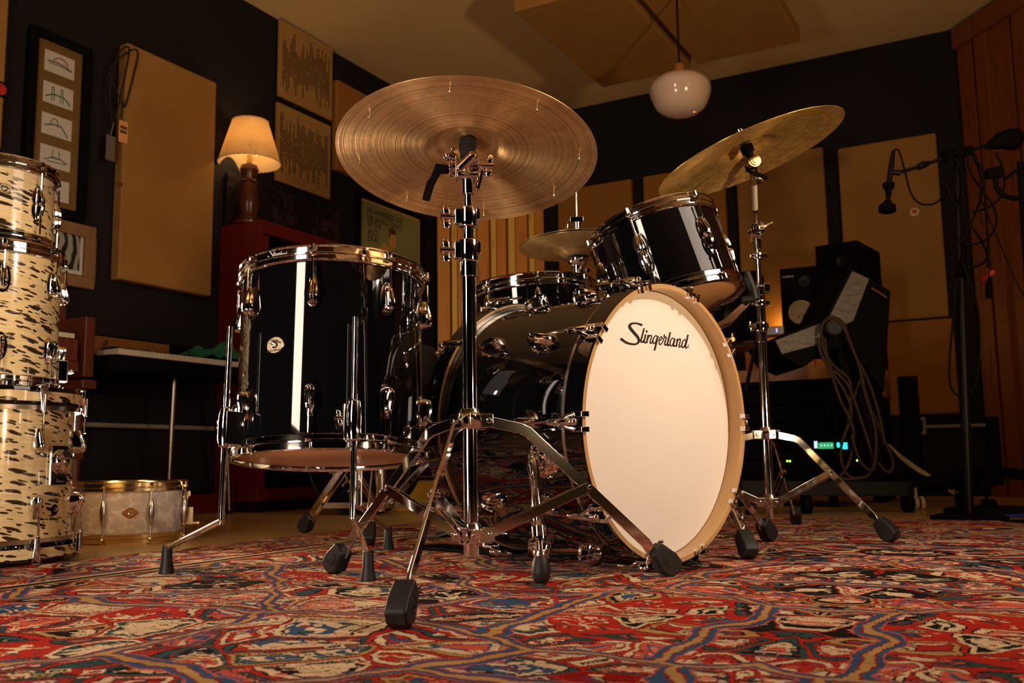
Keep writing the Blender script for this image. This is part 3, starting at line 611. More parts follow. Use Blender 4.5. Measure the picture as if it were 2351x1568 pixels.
def drum(label, m, r, H, nl, a0, mats=('black_gloss', 'head', 'head_tan_reflect', 'chrome'), lug='tear', name='floor_tom', cat='drum', ll=.062, lp=.026, hoopmat=None, lugs_b=True, skip=()):
    sh, ht, hb, ch = mats; root = thing(name, label, cat, m); hm = hoopmat or ch; hh = .036
    mb = MB(); mb.lathe([(r, .010), (r, H-.010), (r-.002, H-.008), (r-.006, H-.012), (r-.006, .012), (r-.002, .008)], 96, closed=True); shell = mb.build('shell', sh, root)
    for nm, s, z, mt in (('top_head', 1, H-.0085, ht), ('bottom_head', -1, .0085, hb)):
        mb = MB(); mb.lathe([(0, z), (r-.004, z), (r+.0005, z-s*.003), (r+.0012, z-s*.010), (r+.0045, z-s*.011), (r+.0045, z-s*.014), (r+.0003, z-s*.014)], 96); mb.build(nm, mt, root)
    mb = MB(); mb.lathe(hoop_prof(r, True), 128, MX.Translation((0, 0, H-hh+.002)), closed=True); 
    def ears(mb, s, z0):
        for k in range(nl):
            a = a0+2*PI*k/nl; mm = rz(a-PI/2)
            mb.box((0, r+.0125, z0), (.017, .011, .006), mm); mb.ball((0, r+.015, z0), .0085, 12, mm, (1, .9, .5))
            mb.cyl(mm @ V((0, r+.0155, z0)), mm @ V((0, r+.0155, z0+s*.016)), .0045, seg=8)
    ears(mb, 1, H-hh+.019); th = mb.build('top_hoop', hm, root, ang=25)
    mb = MB(); mb.lathe(hoop_prof(r, False), 128, MX.Translation((0, 0, hh-.002)), closed=True); ears(mb, -1, hh-.019); bh = mb.build('bottom_hoop', hm, root, ang=25)
    if lug == 'tear':
        pr = lug_proto(root, ll, .0115, lp, rod=.04); pr.matrix_local = rz(a0-PI/2) @ MX.Translation((0, r, H-.072))
        for k in range(nl):
            a = a0+2*PI*k/nl
            if k: copy_tree(pr, root, rz(a-PI/2) @ MX.Translation((0, r, H-.072)))
            if lugs_b: copy_tree(pr, root, rz(a-PI/2) @ MX.Translation((0, r, .072)) @ MX.Rotation(PI, 4, 'Y'))
    else:
        pr = tube_lug(root, H*.42, ch, rod=H/2-.018); pr.matrix_local = rz(a0-PI/2) @ MX.Translation((0, r, H/2))
        for k in range(1, nl): copy_tree(pr, root, rz(a0+2*PI*k/nl-PI/2) @ MX.Translation((0, r, H/2)))
    return root
def local_angle(m, Pw):
    q = m.inverted() @ V(Pw); return math.atan2(q.y, q.x), q
def surf_angle(m, r, z, px):       # angle on the near side of a drum whose point at height z falls on column px
    best = None
    for i in range(720):
        a = 2*PI*i/720; p = m @ V((r*math.cos(a), r*math.sin(a), z)); nrm = (m.to_3x3() @ V((math.cos(a), math.sin(a), 0)))
        if nrm.dot(O-p) < 0: continue
        d = p-O; x = CX+F*d.dot(rt)/d.dot(fwd); e = abs(x-px)
        if best is None or e < best[0]: best = (e, a)
    return best[1]
def wing(mb, c, ax, lng, size=.024, th=.006):     # wing screw: axis ax, blade long direction lng
    c = V(c); ax = V(ax).normalized(); lng = V(lng).normalized(); sd = ax.cross(lng).normalized()
    m = MX(((lng.x, ax.x, sd.x, c.x), (lng.y, ax.y, sd.y, c.y), (lng.z, ax.z, sd.z, c.z), (0, 0, 0, 1)))
    for q in (-1, 1):
        mb.ball((q*size*.56, size*.10, 0), size*.5, 16, m, (.92, .62, .30)); mb.ball((q*size*.30, size*.02, 0), size*.3, 12, m, (1, .75, .4))
    mb.cyl(c-ax*.2*size, c+ax*.5*size, size*.26, seg=14); return mb
# ---------------- floor tom
nF = V((-.010, .112, .993)).normalized(); topF = V((-.413, 2.171, .672)); HF = .432
mF = frame(topF-nF*HF, nF, (1, 0, 0)); aF = surf_angle(mF, .2032, HF-.06, 713)+.035
ftom = drum('black gloss floor tom on three bent chrome legs', mF, .2032, HF, 8, aF, name='floor_tom')
for nm, px_, zc, sc, R_ in (('hoop_script', 641, HF-.012, .0000245, .2108),):
    a = surf_angle(mF, .2032, zc, px_); script_mb(cylpt(R_, a, zc, sc)).build('hoop_script', 'white_plastic', ftom, label='raised brand script on the top hoop')
# badge
def badge(m, root, r, px_, z, w, h, script=True, mat='pearl_badge', inkm='ink'):
    a = surf_angle(m, r, z, px_); mb = MB(); n = 36; R_ = r+.0012
    def cp(u, v, o=0): return V(((R_+o)*math.cos(a+u/R_), (R_+o)*math.sin(a+u/R_), z+v))
    rim = [cp(w*math.cos(t), h*math.sin(t)) for t in [2*PI*i/n for i in range(n)]]; mb.add([cp(0, 0)]+rim, [(0, 1+i, 1+(i+1) % n) for i in range(n)]); bd = mb.build('badge', mat, root)
    mb = MB(); mb.tube([cp(w*math.cos(t), h*math.sin(t), .0003) for t in [2*PI*i/n for i in range(n)]], .0009, 6, closed=True); gm = frame(cp(0, 0), (math.cos(a), math.sin(a), 0), (0, 0, 1))
    mb.lathe([(.0035, .0), (.0065, .0005), (.0075, .002), (.0065, .0028), (.0045, .002), (.004, -.002)], 24, gm); mb.build('grommet', 'chrome', bd)
    if script:
        s = w*1.5/2200
        ib = script_mb(lambda x, y: cp((x-1150)*s, h*.60-(y-640)*s-abs(x-1150)**2*s*s/(w*2.2), .0006)); 
        for k, t_ in enumerate(('QUALITY', 'DRUMS')):
            text_mb(t_, w*.28, frame(cp((-.36+k*.72)*w*.9, -h*.66, .0006), (math.cos(a), math.sin(a), 0), (-math.sin(a), math.cos(a), 0)), .0001, ib)
        ib.build('badge_lettering', inkm, bd)
    return bd
badge(mF, ftom, .2032, 632, HF*.5+.006, .0215, .0175)
# legs
def bracket(root, m, a, zc, rr, r, legx=.030):
    """leg bracket block on the shell, in the drum's own frame"""
    mm = rz(a-PI/2) @ MX.Translation((0, r, zc)); mb = MB()
    mb.box((0, .006, 0), (.034, .010, .075), mm); mb.lathe([(.007, -.042), (.0125, -.040), (.0155, -.022), (.0155, .016), (.0125, .038), (.0085, .042)], 20, mm @ MX.Translation((0, legx, 0)), closed=False)
    mb.lathe([(.0, .042), (.0085, .042)], 20, mm @ MX.Translation((0, legx, 0)))
    br = mb.build('leg_bracket', 'chrome', root, bevel=.0015)
    if legx > .035: q_ = MB(); q_.box((0, .030, -.002), (.036, .040, .070), mm); q_.cyl(mm @ V((.018, legx, -.022)), mm @ V((.021, legx, -.022)), .009, seg=18); q_.build('bracket_block', 'chrome', br, bevel=.004)
    mb = MB(); wing(mb, mm @ V((.028, legx, .004)), (mm.to_3x3() @ V((1, 0, 0))), (mm.to_3x3() @ V((.25, .1, 1))), .017); mb.build('wing_screw', 'chrome', br); return mm
imF = mF.inverted()
for (pxa, zc, foot, ztop) in ((805, .055, onz(845, 1334), .215), (545, .055, onz(382, 1317), .215), (None, .075, onz(891, 1262), .2)):
    if pxa: a = surf_angle(mF, .2032, zc, pxa)
    else: a = local_angle(mF, V((-.36, 2.5, .3)))[0]
    lx = .030
    if pxa == 545: a = surf_angle(mF, .2032, zc, 552)+.12; lx = .043
    mm = bracket(ftom, mF, a, zc, 0, .2032, lx)
    top = mm @ V((0, lx, ztop)); low = mm @ V((0, lx, -.19 if pxa else -.16)); ft = imF @ (foot+V((0, 0, .03))); ftn = imF @ (foot+V((0, 0, .055)))
    k2 = low.lerp(ftn, .80)
    lowW = mF @ low
    path = [top, mm @ V((0, lx, .0)), low+(top-low).normalized()*.012, low, low.lerp(ftn, .06)]+[ftn.lerp(low, .08), ftn, ft]
    mb = MB(); mb.tube([top+(top-low).normalized()*.001]+catmull(path, 4), [.003]+[.0062]*(len(catmull(path, 4))), 14)
    lg = mb.build('leg', 'chrome', ftom)
    dn = (imF.to_3x3() @ V((0, 0, -1))); mb = MB(); mb.lathe([(0, .062), (.0095, .062), (.011, .059), (.012, .028), (.0165, .005), (.0165, 0), (0, 0)], 20, imF @ MX.Translation(foot)); mb.build('rubber_foot', 'rubber', lg)
# ---------------- bass drum
nBs = V((.716, -.697, -.020)).normalized(); CB = V((.3524, 2.112, .3173)); SB = 1.055; rs = .279; ro = .295
mBs = frame(CB, nBs, V((0, 0, 1)).cross(nBs).cross(nBs)*-1) @ MX.Scale(SB, 4)     # local z out of the front, x up
bass = thing('bass_drum', 'black gloss bass drum with white front head and maple inner hoop', 'drum', mBs)
mb = MB(); mb.lathe([(rs, -.058), (rs, -.405), (rs-.007, -.405), (rs-.007, -.058)], 128, closed=True); mb.build('shell', 'black_gloss', bass)
def wood_hoop(z0, z1, nm):
    mb = MB(); mb.lathe([(ro-.003, z0), (ro, z0-.003), (ro, z1+.003), (ro-.003, z1)], 128); w = mb.build(nm, 'black_gloss', bass)
    mb = MB(); mb.lathe([(ro-.003, z0), (ro-.0125, z0), (ro-.0135, z0-.002), (ro-.0135, z1+.002), (ro-.0125, z1), (ro-.003, z1)], 128); mb.build('maple_inner_ply', 'maple', w, label='bare maple inner face'); return w
wood_hoop(0, -.046, 'front_hoop'); wood_hoop(-.412, -.455, 'rear_hoop')
for z in (-.052, -.408):
    mb = MB(); mb.lathe([(rs+.001, z-.004), (rs+.010, z-.004), (rs+.010, z+.004), (rs+.001, z+.004)], 128, closed=True); mb.build('flesh_hoop', 'nickel', bass)
mb = MB(); mb.lathe([(ro+.0005, -.0485), (ro+.0005, -.0465)], 128)
mb = MB(); mb.lathe([(0, -.036), (ro-.020, -.036), (ro-.0145, -.037), (ro-.0138, -.042)], 128); fh = mb.build('front_head', 'head', bass)
mb = MB(); mb.lathe([(0, -.425), (ro-.020, -.425), (ro-.0145, -.424), (ro-.0138, -.42)], 96); mb.build('rear_head', 'head', bass)
HP = mBs @ V((0, 0, -.0355)); im = mBs.inverted()
def onhead(px_, py_): return im @ onplane(px_, py_, HP, nBs)
script_mb(lambda x, y: onhead(1415+x/13.061, 725+y/13.067)).build('head_script', 'ink', bass, label='large black script word on the front head')
cb = MB(); K = 14.25
def cr(x, y): return onhead(1490+x/K, 1225+y/K)
for q in ([(300, 325), (290, 240), (335, 275), (350, 200), (385, 265), (420, 190), (440, 262), (485, 215), (465, 312)],): cb.add([cr(*p) for p in q], [(0, 1, 2), (0, 2, 4), (2, 3, 4), (0, 4, 8), (4, 5, 6), (4, 6, 8), (6, 7, 8)])
for a_, b_, w__ in (((280, 425), (490, 400), 5), ((290, 378), (340, 372), 14), ((350, 371), (385, 367), 14), ((400, 366), (470, 358), 14), ((360, 465), (425, 458), 14)):
    cb.add([cr(a_[0], a_[1]-w__), cr(b_[0], b_[1]-w__), cr(b_[0], b_[1]+w__), cr(a_[0], a_[1]+w__)], [(0, 1, 2, 3)])
for seg_ in (((175, 330), (165, 400)), ((165, 400), (205, 408)), ((215, 325), (205, 408)), ((215, 325), (270, 318)), ((245, 320), (232, 408))):
    (x0, y0), (x1, y1) = seg_; dx, dy = x1-x0, y1-y0; l = math.hypot(dx, dy); ox, oy = -dy/l*6, dx/l*6; cb.add([cr(x0+ox, y0+oy), cr(x1+ox, y1+oy), cr(x1-ox, y1-oy), cr(x0-ox, y0-oy)], [(0, 1, 2, 3)])
cb.build('crown_mark', 'ink', bass, label='small crown logo near the bottom of the head')
# claws, rods and lugs; angle measured in the drum frame
def claw_set(a, front=True, proto=None):
    mm = rz(a-PI/2) @ MX.Translation((0, 0, 0)) @ (MX.Identity(4) if front else (MX.Translation((0, 0, -.455)) @ MX.Rotation(PI, 4, 'Y')))
    if proto: 
        for p_ in proto: copy_tree(p_, bass, mm)
        return proto
    mb = MB(); y0 = ro
    for s in (-1, 1):
        x = s*.0145
        mb.box((x, y0-.0055, .0045), (.0105, .018, .0065)); mb.box((x, y0+.0042, -.007), (.0105, .0060, .028)); mb.box((x, y0-.0135, -.001), (.0105, .0035, .011))
        mb.tube([(x, y0+.004, -.012), (x*.7, y0+.008, -.026), (x*.2, y0+.012, -.040)], [.0055, .006, .0065], 8)
    mb.lathe([(0, .0), (.0055, -.001), (.0085, -.010), (.0075, -.030), (.0070, -.058), (.0045, -.064)], 16, MX.Translation((0, y0+.013, -.012))); mb.ball((0, y0+.013, -.008), .0075, 12)
    cl_ = mb.build('claw', 'chrome', bass, bevel=.0012); cl_.matrix_local = mm
    MB().cyl((0, y0+.013, -.07), (0, y0+.013, -.118), .0029, seg=10).build('tension_rod', 'chrome', cl_)
    mb = pod(.066, .0125, .033); lg = MB(); lg.add([q for q in mb.v], mb.f, MX.Translation((0, rs-.001, -.122)))
    pts = [(.030*math.cos(t), .026*math.sin(t)) for t in [2*PI*i/28 for i in range(28)]]
    lg.prism([(x*.9, y*1.25) for x, y in pts], -.004, .0035, MX(((1, 0, 0, 0), (0, 0, 1, rs), (0, 1, 0, -.153), (0, 0, 0, 1))))
    lg = lg.build('lug', 'chrome', bass, ang=28); lg.matrix_local = mm
    return [cl_, lg]
# first claw angle from a visible one
pa = im @ onplane(1335, 968, CB, nBs); ang0 = math.atan2(pa.y, pa.x)
pr = claw_set(ang0)
for k in range(1, 10): claw_set(ang0+k*2*PI/10, True, pr)
for k in range(10): claw_set(ang0+k*2*PI/10, False, pr)
# spurs
def spur(sidepx, Ysh, foot, topz, lab=None):
    tp = im @ sidepx; a = math.atan2(tp.y, tp.x); z = tp.z
    mm = rz(a-PI/2) @ MX.Translation((0, rs, z)); outw = mm.to_3x3() @ V((0, 1, 0))
    mb = MB(); mb.lathe([(.040, 0), (.039, .004), (.030, .013), (.014, .018), (0, .019)], 36, mm @ MX.Rotation(-PI/2, 4, 'X')); sp = mb.build('spur_mount', 'chrome', bass)
    top = mm @ V((0, .030, 0)); ft = im @ (foot+V((0, 0, .055))); d = (ft-top)
    hub = MB(); hub.tube([mm @ V((0, .012, 0)), mm @ V((0, .030, 0))], .013, 16); hub.tube([top-d*.05, top+d*.02, top+d*.20], [.010, .0145, .0105], 16)
    wing(hub, top-d*.06+mm.to_3x3() @ V((.012, 0, 0)), mm.to_3x3() @ V((1, .2, .2)), d, .014); hub.build('spur_hub', 'chrome', sp)
    mb = MB(); mb.cyl(top, top+d*.86, .0100, seg=18); mb.cyl(top+d*.66, top+d*.72, .0125, .0150, 18); mb.cyl(top+d*.72, top+d*.84, .0150, .0150, 18); mb.cyl(top+d*.84, top+d*.86, .0175, .0165, 18); mb.cyl(top+d*.86, ft, .0080, seg=14)
    mb.build('spur_tube', 'chrome', sp)
    q = im @ MX.Translation(foot); dirw = (mBs @ top - foot); dirw.normalize(); qm = im @ frame(foot, (dirw*.45+V((0, 0, 1))*.75), (1, 0, 0))
    mb = MB(); mb.lathe([(0, 0), (.013, .001), (.016, .006), (.0195, .022), (.0165, .040), (.0125, .050), (0, .052)], 24, qm); mb.build('rubber_foot', 'rubber', sp)
    mb = MB(); mb.lathe([(0, .050), (.014, .050), (.0145, .053), (.0145, .060), (.0135, .062), (0, .062)], 24, qm); mb.build('foot_collar', 'nickel', sp)
spur(onplane(1240, 1058, CB+V((-.697, -.716, 0))*rs*SB, V((-.697, -.716, 0)).normalized()), 0, onz(1243, 1338), 0)
sf = V((.598, 2.512, 0)); spur(mBs @ (V((0, 0, -.13)) + (rz(math.atan2((im @ V((.60, 2.28, .235))).y, (im @ V((.60, 2.28, .235))).x)) @ V((rs, 0, 0)))), 0, sf, 0)
# ---------------- rack tom
nT = V((-.2564, .1541, .9542)).normalized(); topT = V((.3815, 2.5054, .8658)); HT = .247; mT = frame(topT-nT*HT, nT, (1, 0, 0)); aT = surf_angle(mT, .1651, HT-.06, 1470)
rack = drum('black gloss rack tom tilted above the bass drum', mT, .1651, HT, 6, aT-.07, name='rack_tom', ll=.055, lp=.024)
badge(mT, rack, .1651, 1664, HT*.52, .0205, .0165, True)
# ---------------- snare drum on its stand
nS = V((-.0609, .0567, .9965)).normalized(); topS = V((.0566, 2.6841, .727)); HSn = .150; mS = frame(topS-nS*HSn, nS, (1, 0, 0)); aS = surf_angle(mS, .1778, HSn-.02, 1232)
sn = drum('black gloss snare drum behind the bass drum', mS, .1778, HSn, 8, aS, lug='tube', name='snare_drum')
a = surf_angle(mS, .1778, .07, 1075); mm = rz(a-PI/2) @ MX.Translation((0, .1778, 0)); mb = MB(); mb.box((0, .008, .075), (.022, .014, .085), mm); mb.box((0, .020, .060), (.014, .010, .04), mm); mb.cyl(mm @ V((-.02, .02, .035)), mm @ V((.02, .02, .035)), .004); mb.build('strainer', 'chrome', sn, bevel=.002)
# ---------------- white pearl snare on the floor
mW = frame(V((-1.312, 3.290, FL)), (0, 0, 1), (1, 0, 0)); HW = .200; aW = surf_angle(mW, .1778, .1, 241)
ws = drum('white pearl snare drum with brass hoops on the wood floor', mW, .1778, HW, 8, aW, mats=('pearl', 'head', 'head', 'nickel'), lug='tube', name='snare_drum', hoopmat='brass')
bd = surf_angle(mW, .1778, .1, 299); mb = MB(); cpz = lambda u, v: V((.1792*math.cos(bd+u/.1792), .1792*math.sin(bd+u/.1792), .1+v)); rim = [cpz(.0235*math.cos(t)*(1+.08*math.cos(4*t)), .0165*math.sin(t)*(1+.06*math.cos(4*t))) for t in [2*PI*i/40 for i in range(40)]]
mb.add([cpz(0, 0)]+rim, [(0, 1+i, 1+(i+1) % 40) for i in range(40)]); b_ = mb.build('badge', 'copper', ws, label='copper coloured oval badge'); mb = MB(); mb.lathe([(.004, 0), (.008, .001), (.0085, .003), (.006, .003), (.005, -.003)], 24, frame(cpz(0, 0), (math.cos(bd), math.sin(bd), 0), (0, 0, 1))); mb.build('vent_grommet', 'chrome', b_)
a = surf_angle(mW, .1778, .1, 420)+.02; mm = rz(a-PI/2) @ MX.Translation((0, .1778, 0)); mb = MB(); mb.box((0, .010, .10), (.024, .018, .10), mm); mb.box((.0, .026, .08), (.016, .02, .06), mm); mb.cyl(mm @ V((0, .026, .055)), mm @ V((0, .048, .055)), .005); mb.cyl(mm @ V((0, .048, .055)), mm @ V((0, .058, .055)), .0085); mb.box((0, .015, .155), (.014, .02, .02), mm); mb.build('strainer', 'brass', ws, bevel=.002)
# ---------------- cream drum stack
cS = V((-1.428, 2.553, 0)); rb_ = .229
mC = frame(V((cS.x, cS.y, 0.0)), (0, 0, 1), (1, 0, 0)); HB_ = .445
cb_ = thing('bass_drum', 'cream bass drum with black flecks standing upright at the bottom of the stack', 'drum', mC)
MB().lathe([(rb_, .05), (rb_, HB_-.05), (rb_-.007, HB_-.05), (rb_-.007, .05)], 96, closed=True).build('shell', 'wrap', cb_)
for nm, z0, z1 in (('bottom_hoop', .0, .048), ('top_hoop', HB_-.048, HB_)):
    MB().lathe([(rb_+.003, z0), (rb_+.017, z0), (rb_+.018, z0+.002), (rb_+.018, z1-.002), (rb_+.017, z1), (rb_+.003, z1)], 96, closed=True).build(nm, 'black_gloss', cb_)
    MB().lathe([(rb_+.0186, z0+.010), (rb_+.0186, z1-.012)], 96).build('hoop_inlay', 'wrap', cb_, label='cream flecked band let into the hoop')
for z in (.053, HB_-.053): MB().lathe([(rb_, z-.006), (rb_+.013, z-.006), (rb_+.014, z+.006), (rb_, z+.006)], 96, closed=True).build('flesh_hoop', 'nickel', cb_)
for z, s in ((HB_-.014, 1), (.014, -1)): MB().lathe([(0, z), (rb_-.002, z), (rb_+.004, z-s*.03)], 64).build('drum_head', 'head', cb_)
aC = surf_angle(mC, rb_, .2, 76)
def cclaw(a, top, proto=None):
    mm = rz(a-PI/2) @ (MX.Translation((0, 0, HB_)) if top else MX.Rotation(PI, 4, 'Y'))
    if proto:
        for p_ in proto: copy_tree(p_, cb_, mm)
        return
    mb = MB(); y = rb_+.018
    mb.prism([(-.010, .004), (.010, .004), (.013, -.004), (.010, -.02), (.005, -.062), (-.005, -.062), (-.010, -.02), (-.013, -.004)], 0, .008, MX(((1, 0, 0, 0), (0, 0, 1, y+.001), (0, 1, 0, 0), (0, 0, 0, 1))))
    mb.box((0, y-.006, .003), (.02, .016, .004)); mb.cyl((0, y+.010, -.02), (0, y+.010, -.068), .0065, .005); c_ = mb.build('claw', 'chrome', cb_, bevel=.0015); c_.matrix_local = mm
    MB().cyl((0, y+.010, -.066), (0, y+.010, -.115), .0028, seg=8).build('tension_rod', 'chrome', c_)
    q = pod(.062, .0125, .036, False); l_ = MB(); l_.add(q.v, q.f, MX.Translation((0, rb_-.001, -.108))); l_ = l_.build('lug', 'chrome', cb_, ang=30); l_.matrix_local = mm
    return [c_, l_]
pc_ = cclaw(aC, True)
for k in range(8):
    if k: cclaw(aC+k*2*PI/8, True, pc_)
    cclaw(aC+k*2*PI/8, False, pc_)
a = surf_angle(mC, rb_, .25, 132); mm = rz(a-PI/2) @ MX.Translation((0, rb_, .243))
mb = MB(); mb.box((0, .003, 0), (.072, .007, .105), mm); th_ = mb.build('tom_mount', 'chrome', cb_, bevel=.003); mb = MB(); mb.ball((0, .006, .010), .030, 24, mm, (.85, .8, 1.1)); mb.cyl(mm @ V((.012, .02, .022)), mm @ V((.03, .045, .03)), .012, .010); mb.build('mount_dome', 'chrome', th_)
mb = MB(); mb.box((0, .0075, -.042), (.048, .002, .012), mm); nb_ = mb.build('name_plate', 'black', th_); sc_ = .040/2200; R_ = 0
script_mb(lambda x, y: mm @ V((-(x-1150)*sc_, .0090, -.0415-(y-680)*sc_*.55))).build('name_plate_script', 'white_plastic', th_)
a = surf_angle(mC, rb_, .13, 125); mb = MB(); mb.lathe([(.0, .001), (.013, .001), (.0145, .0005), (.0145, 0)], 28, frame(V((rb_*math.cos(a), rb_*math.sin(a), .128)), (math.cos(a), math.sin(a), 0), (0, 0, 1))); vb = mb.build('vent_badge', 'black', cb_)
mb = MB(); mb.lathe([(.003, .001), (.0065, .0015), (.0065, .004), (.004, .003), (.003, -.002)], 20, frame(V((rb_*math.cos(a), rb_*math.sin(a), .128)), (math.cos(a), math.sin(a), 0), (0, 0, 1))); mb.build('grommet', 'chrome', vb)
H2 = .385; m2 = frame(V((cS.x, cS.y, HB_)), (0, 0, 1), (1, 0, 0)); a2 = surf_angle(m2, .178, H2-.05, 117)
t2 = drum('cream floor tom with black flecks in the middle of the stack', m2, .178, H2, 8, a2, mats=('wrap', 'head', 'head', 'chrome'), name='floor_tom', lp=.03)
a = surf_angle(m2, .178, .05, 129)+.22; mm = rz(a-PI/2) @ MX.Translation((0, .178, .06)); mb = MB(); mb.box((0, .014, 0), (.04, .028, .06), mm); br_ = mb.build('leg_bracket', 'chrome', t2, bevel=.004); mb = MB(); wing(mb, mm @ V((0, .034, 0)), mm.to_3x3() @ V((0, 1, 0)), mm.to_3x3() @ V((1, 0, .3)), .017); mb.build('wing_screw', 'chrome', br_)
H3 = .232; m3 = frame(V((cS.x, cS.y, HB_+H2)), (0, 0, 1), (1, 0, 0)); a3 = surf_angle(m3, .152, H3-.05, 86)
t3 = drum('cream rack tom with black flecks on top of the stack', m3, .152, H3, 6, a3, mats=('wrap', 'head', 'head', 'chrome'), name='rack_tom', ll=.05, lp=.028)
badge(m3, t3, .152, 10, .14, .020, .0125, True)
# ------------------------------------------------------------------ cymbals
def cymbal(label, Cc, n, R_, mat, bell=.062, bh=.022, bow=.020, group=None, name='cymbal'):
    m = frame(Cc, n, (1, 0, 0)); pr = []
    for i in range(33):
        r = R_*(1-i/32)
        z = bow*(1-(r/R_)**2)
        if r < bell*1.35:
            t = max(0, 1-r/(bell*1.35)); z += bh*(1-math.cos(min(1, t*1.9)*PI))/2
        pr.append((max(r, .006), z))
    back = [(r, z+.0011) for r, z in reversed(pr)]
    mb = MB(); mb.lathe(pr+back, 160, closed=True); o = mb.build(name, mat, ang=60); o.matrix_world = m; tag(o, label, 'cymbal', group); return o, m
nC1 = V((.0387, .2442, .9689)).normalized(); crash, mC1 = cymbal('large lathed bronze cymbal with rivets tilted at the front of the kit', V((-.0827, 1.7908, .8252)), nC1, .2535, 'cymbal_dark')
rv = [(1034, 198), (1234, 240), (1330, 353), (1272, 438), (1111, 484), (935, 452), (826, 368), (850, 258)]
for i, (x, y) in enumerate(rv):
    q = mC1.inverted() @ onplane(x, y, V((-.0827, 1.7908, .8252))+nC1*.004, nC1); q.z = .020*(1-(math.hypot(q.x, q.y)/.2535)**2)
    mb = MB(); mb.cyl((q.x, q.y, q.z-.012), (q.x, q.y, q.z+.004), .0011, seg=8); mb.ball((q.x, q.y, q.z+.0045), .003, 10); mb.ball((q.x, q.y, q.z-.012), .0022, 8); mb.build('rivet', 'nickel', crash)
nC2 = V((-.322, .0402, .9459)).normalized(); CR = V((.699, 2.669, 1.106)); ride, mC2 = cymbal('large patinated ride cymbal tilted steeply at the right above the rack tom', CR, nC2, .280, 'cymbal_gold', bell=.07, bh=.026, bow=.022)
nC3 = V((-.0234, .0395, .9989)).normalized(); CH = V((.2041, 2.8448, .8858))
cymbal('upper hi-hat cymbal behind the rack tom', CH+nC3*.003, nC3, .178, 'cymbal_hat', bell=.055, bh=.018, bow=.012, group='hi-hat cymbals')
o_, mH = cymbal('lower hi-hat cymbal, turned over beneath its twin', CH-nC3*.002, nC3*-1, .178, 'cymbal_hat', bell=.055, bh=.018, bow=.012, group='hi-hat cymbals')
# ------------------------------------------------------------------ stands
def rubber_block(parent, inv, foot, d_out, leg_dir, L=.075, w=.050, t=.034):
    """chunky rubber foot at the end of a flat leg; leg_dir points down the leg"""
    ld = leg_dir.normalized(); side = ld.cross(V((0, 0, 1))).normalized(); upv = side.cross(ld).normalized()
    # profile in plane (along leg, up)
    pts = [(-.030, .018), (-.030, -.014), (.012, -.027), (.034, -.018), (.040, .002), (.034, .020), (.010, .024)]
    bx = MX(((ld.x, upv.x, side.x, 0), (ld.y, upv.y, side.y, 0), (ld.z, upv.z, side.z, 0), (0, 0, 0, 1)))
    # sit on the ground: lowest vertex at z=foot.z
    lo = min((bx @ V((x, y, 0))).z for x, y in pts); m = MX.Translation(V((foot.x, foot.y, foot.z-lo-.001))) @ bx
    mb = MB(); mb.prism(pts, -t/2, t/2, inv @ m); o = mb.build('rubber_foot', 'rubber', parent, bevel=.005, seg=3)
    mb = MB()
    for s in (-1, 1): 
        q = inv @ m @ MX.Translation((.004, -.002, s*(t/2+.0001))); mb.tube([q @ V((x, y, 0)) for x, y in ((-.012, .008), (-.010, -.006), (-.002, -.006), (-.001, .002), (.001, -.006), (.008, -.006), (.011, .008))], .0009, 6)
    mb.build('raised_mark', 'rubber', o); return m @ V((-.028, .001, 0))
def flat_leg_stand(root, base, feet, zc, zb, rcol=.030, bend=(.09, -.018), frac=.55, w=.021, t=.006, double=False, rt_=.0143, bracer=.030):
    inv = MX.Translation(-V(base))
    for ft in feet:
        d = V((ft.x-base[0], ft.y-base[1], 0)); r = d.length; d.normalize(); side = d.cross(V((0, 0, 1)))
        a = V(base)+d*rcol+V((0, 0, zc)); b = V(base)+d*(rcol+bend[0])+V((0, 0, zc+bend[1])); dirn = (V((ft.x, ft.y, .03))-b).normalized()
        lg = MB(); dummy = None
        # foot first for the joint
        leg_end = V((ft.x, ft.y, .034))-dirn*.026
        offs = (-.011, .011) if double else (0,)
        lg = MB()
        for o_ in offs:
            sh = side*o_; P_ = [a+sh, a.lerp(b, .8)+sh, b+V((0, 0, -.004))+sh, b.lerp(leg_end, .93)+sh, leg_end+V((0, 0, -.012))]
            lg.bar([inv @ p for p in P_], w, t*.5 if double else t, side)
        mid = b.lerp(leg_end, frac); lg.cyl(inv @ (mid+side*.011), inv @ (mid-side*.011), .0045, seg=12)
        lo = lg.build('leg', 'chrome', root, bevel=.0012)
        rubber_block(lo, inv, V((ft.x, ft.y, 0)), d, dirn)
        c_ = V(base)+d*bracer+V((0, 0, zb)); mb = MB(); mb.bar([inv @ (c_+side*.006), inv @ (mid+side*.006)], .019, .003, side); mb.bar([inv @ (c_-side*.006), inv @ (mid-side*.006)], .019, .003, side); mb.build('brace', 'chrome', root, bevel=.0008)
    def hub(z, nm, hh=.016):
        mb = MB(); mb.lathe([(rt_, z-hh), (.022, z-hh), (.024, z-hh+.003), (.024, z+hh-.006), (.021, z+hh-.002), (.018, z+hh+.006), (rt_, z+hh+.008)], 28)
        for ft in feet:
            d = V((ft.x-base[0], ft.y-base[1], 0)).normalized(); side = d.cross(V((0, 0, 1))); x = MX(((d.x, side.x, 0, 0), (d.y, side.y, 0, 0), (0, 0, 1, z), (0, 0, 0, 1)))
            for s in (-1, 1): mb.box((.031, s*.0105, 0), (.024, .003, .026), x); mb.cyl(x @ V((.034, s*.010, 0)), x @ V((.034, s*.0155, 0)), .0065, .004, 14)
        return mb.build(nm, 'chrome', root, bevel=.001)
    hub(zc, 'tripod_collar'); hub(zb, 'lower_bracket')
    if feet:
        d = V((feet[0].x-base[0], feet[0].y-base[1], 0)).normalized(); q = d.cross(V((0, 0, 1)))
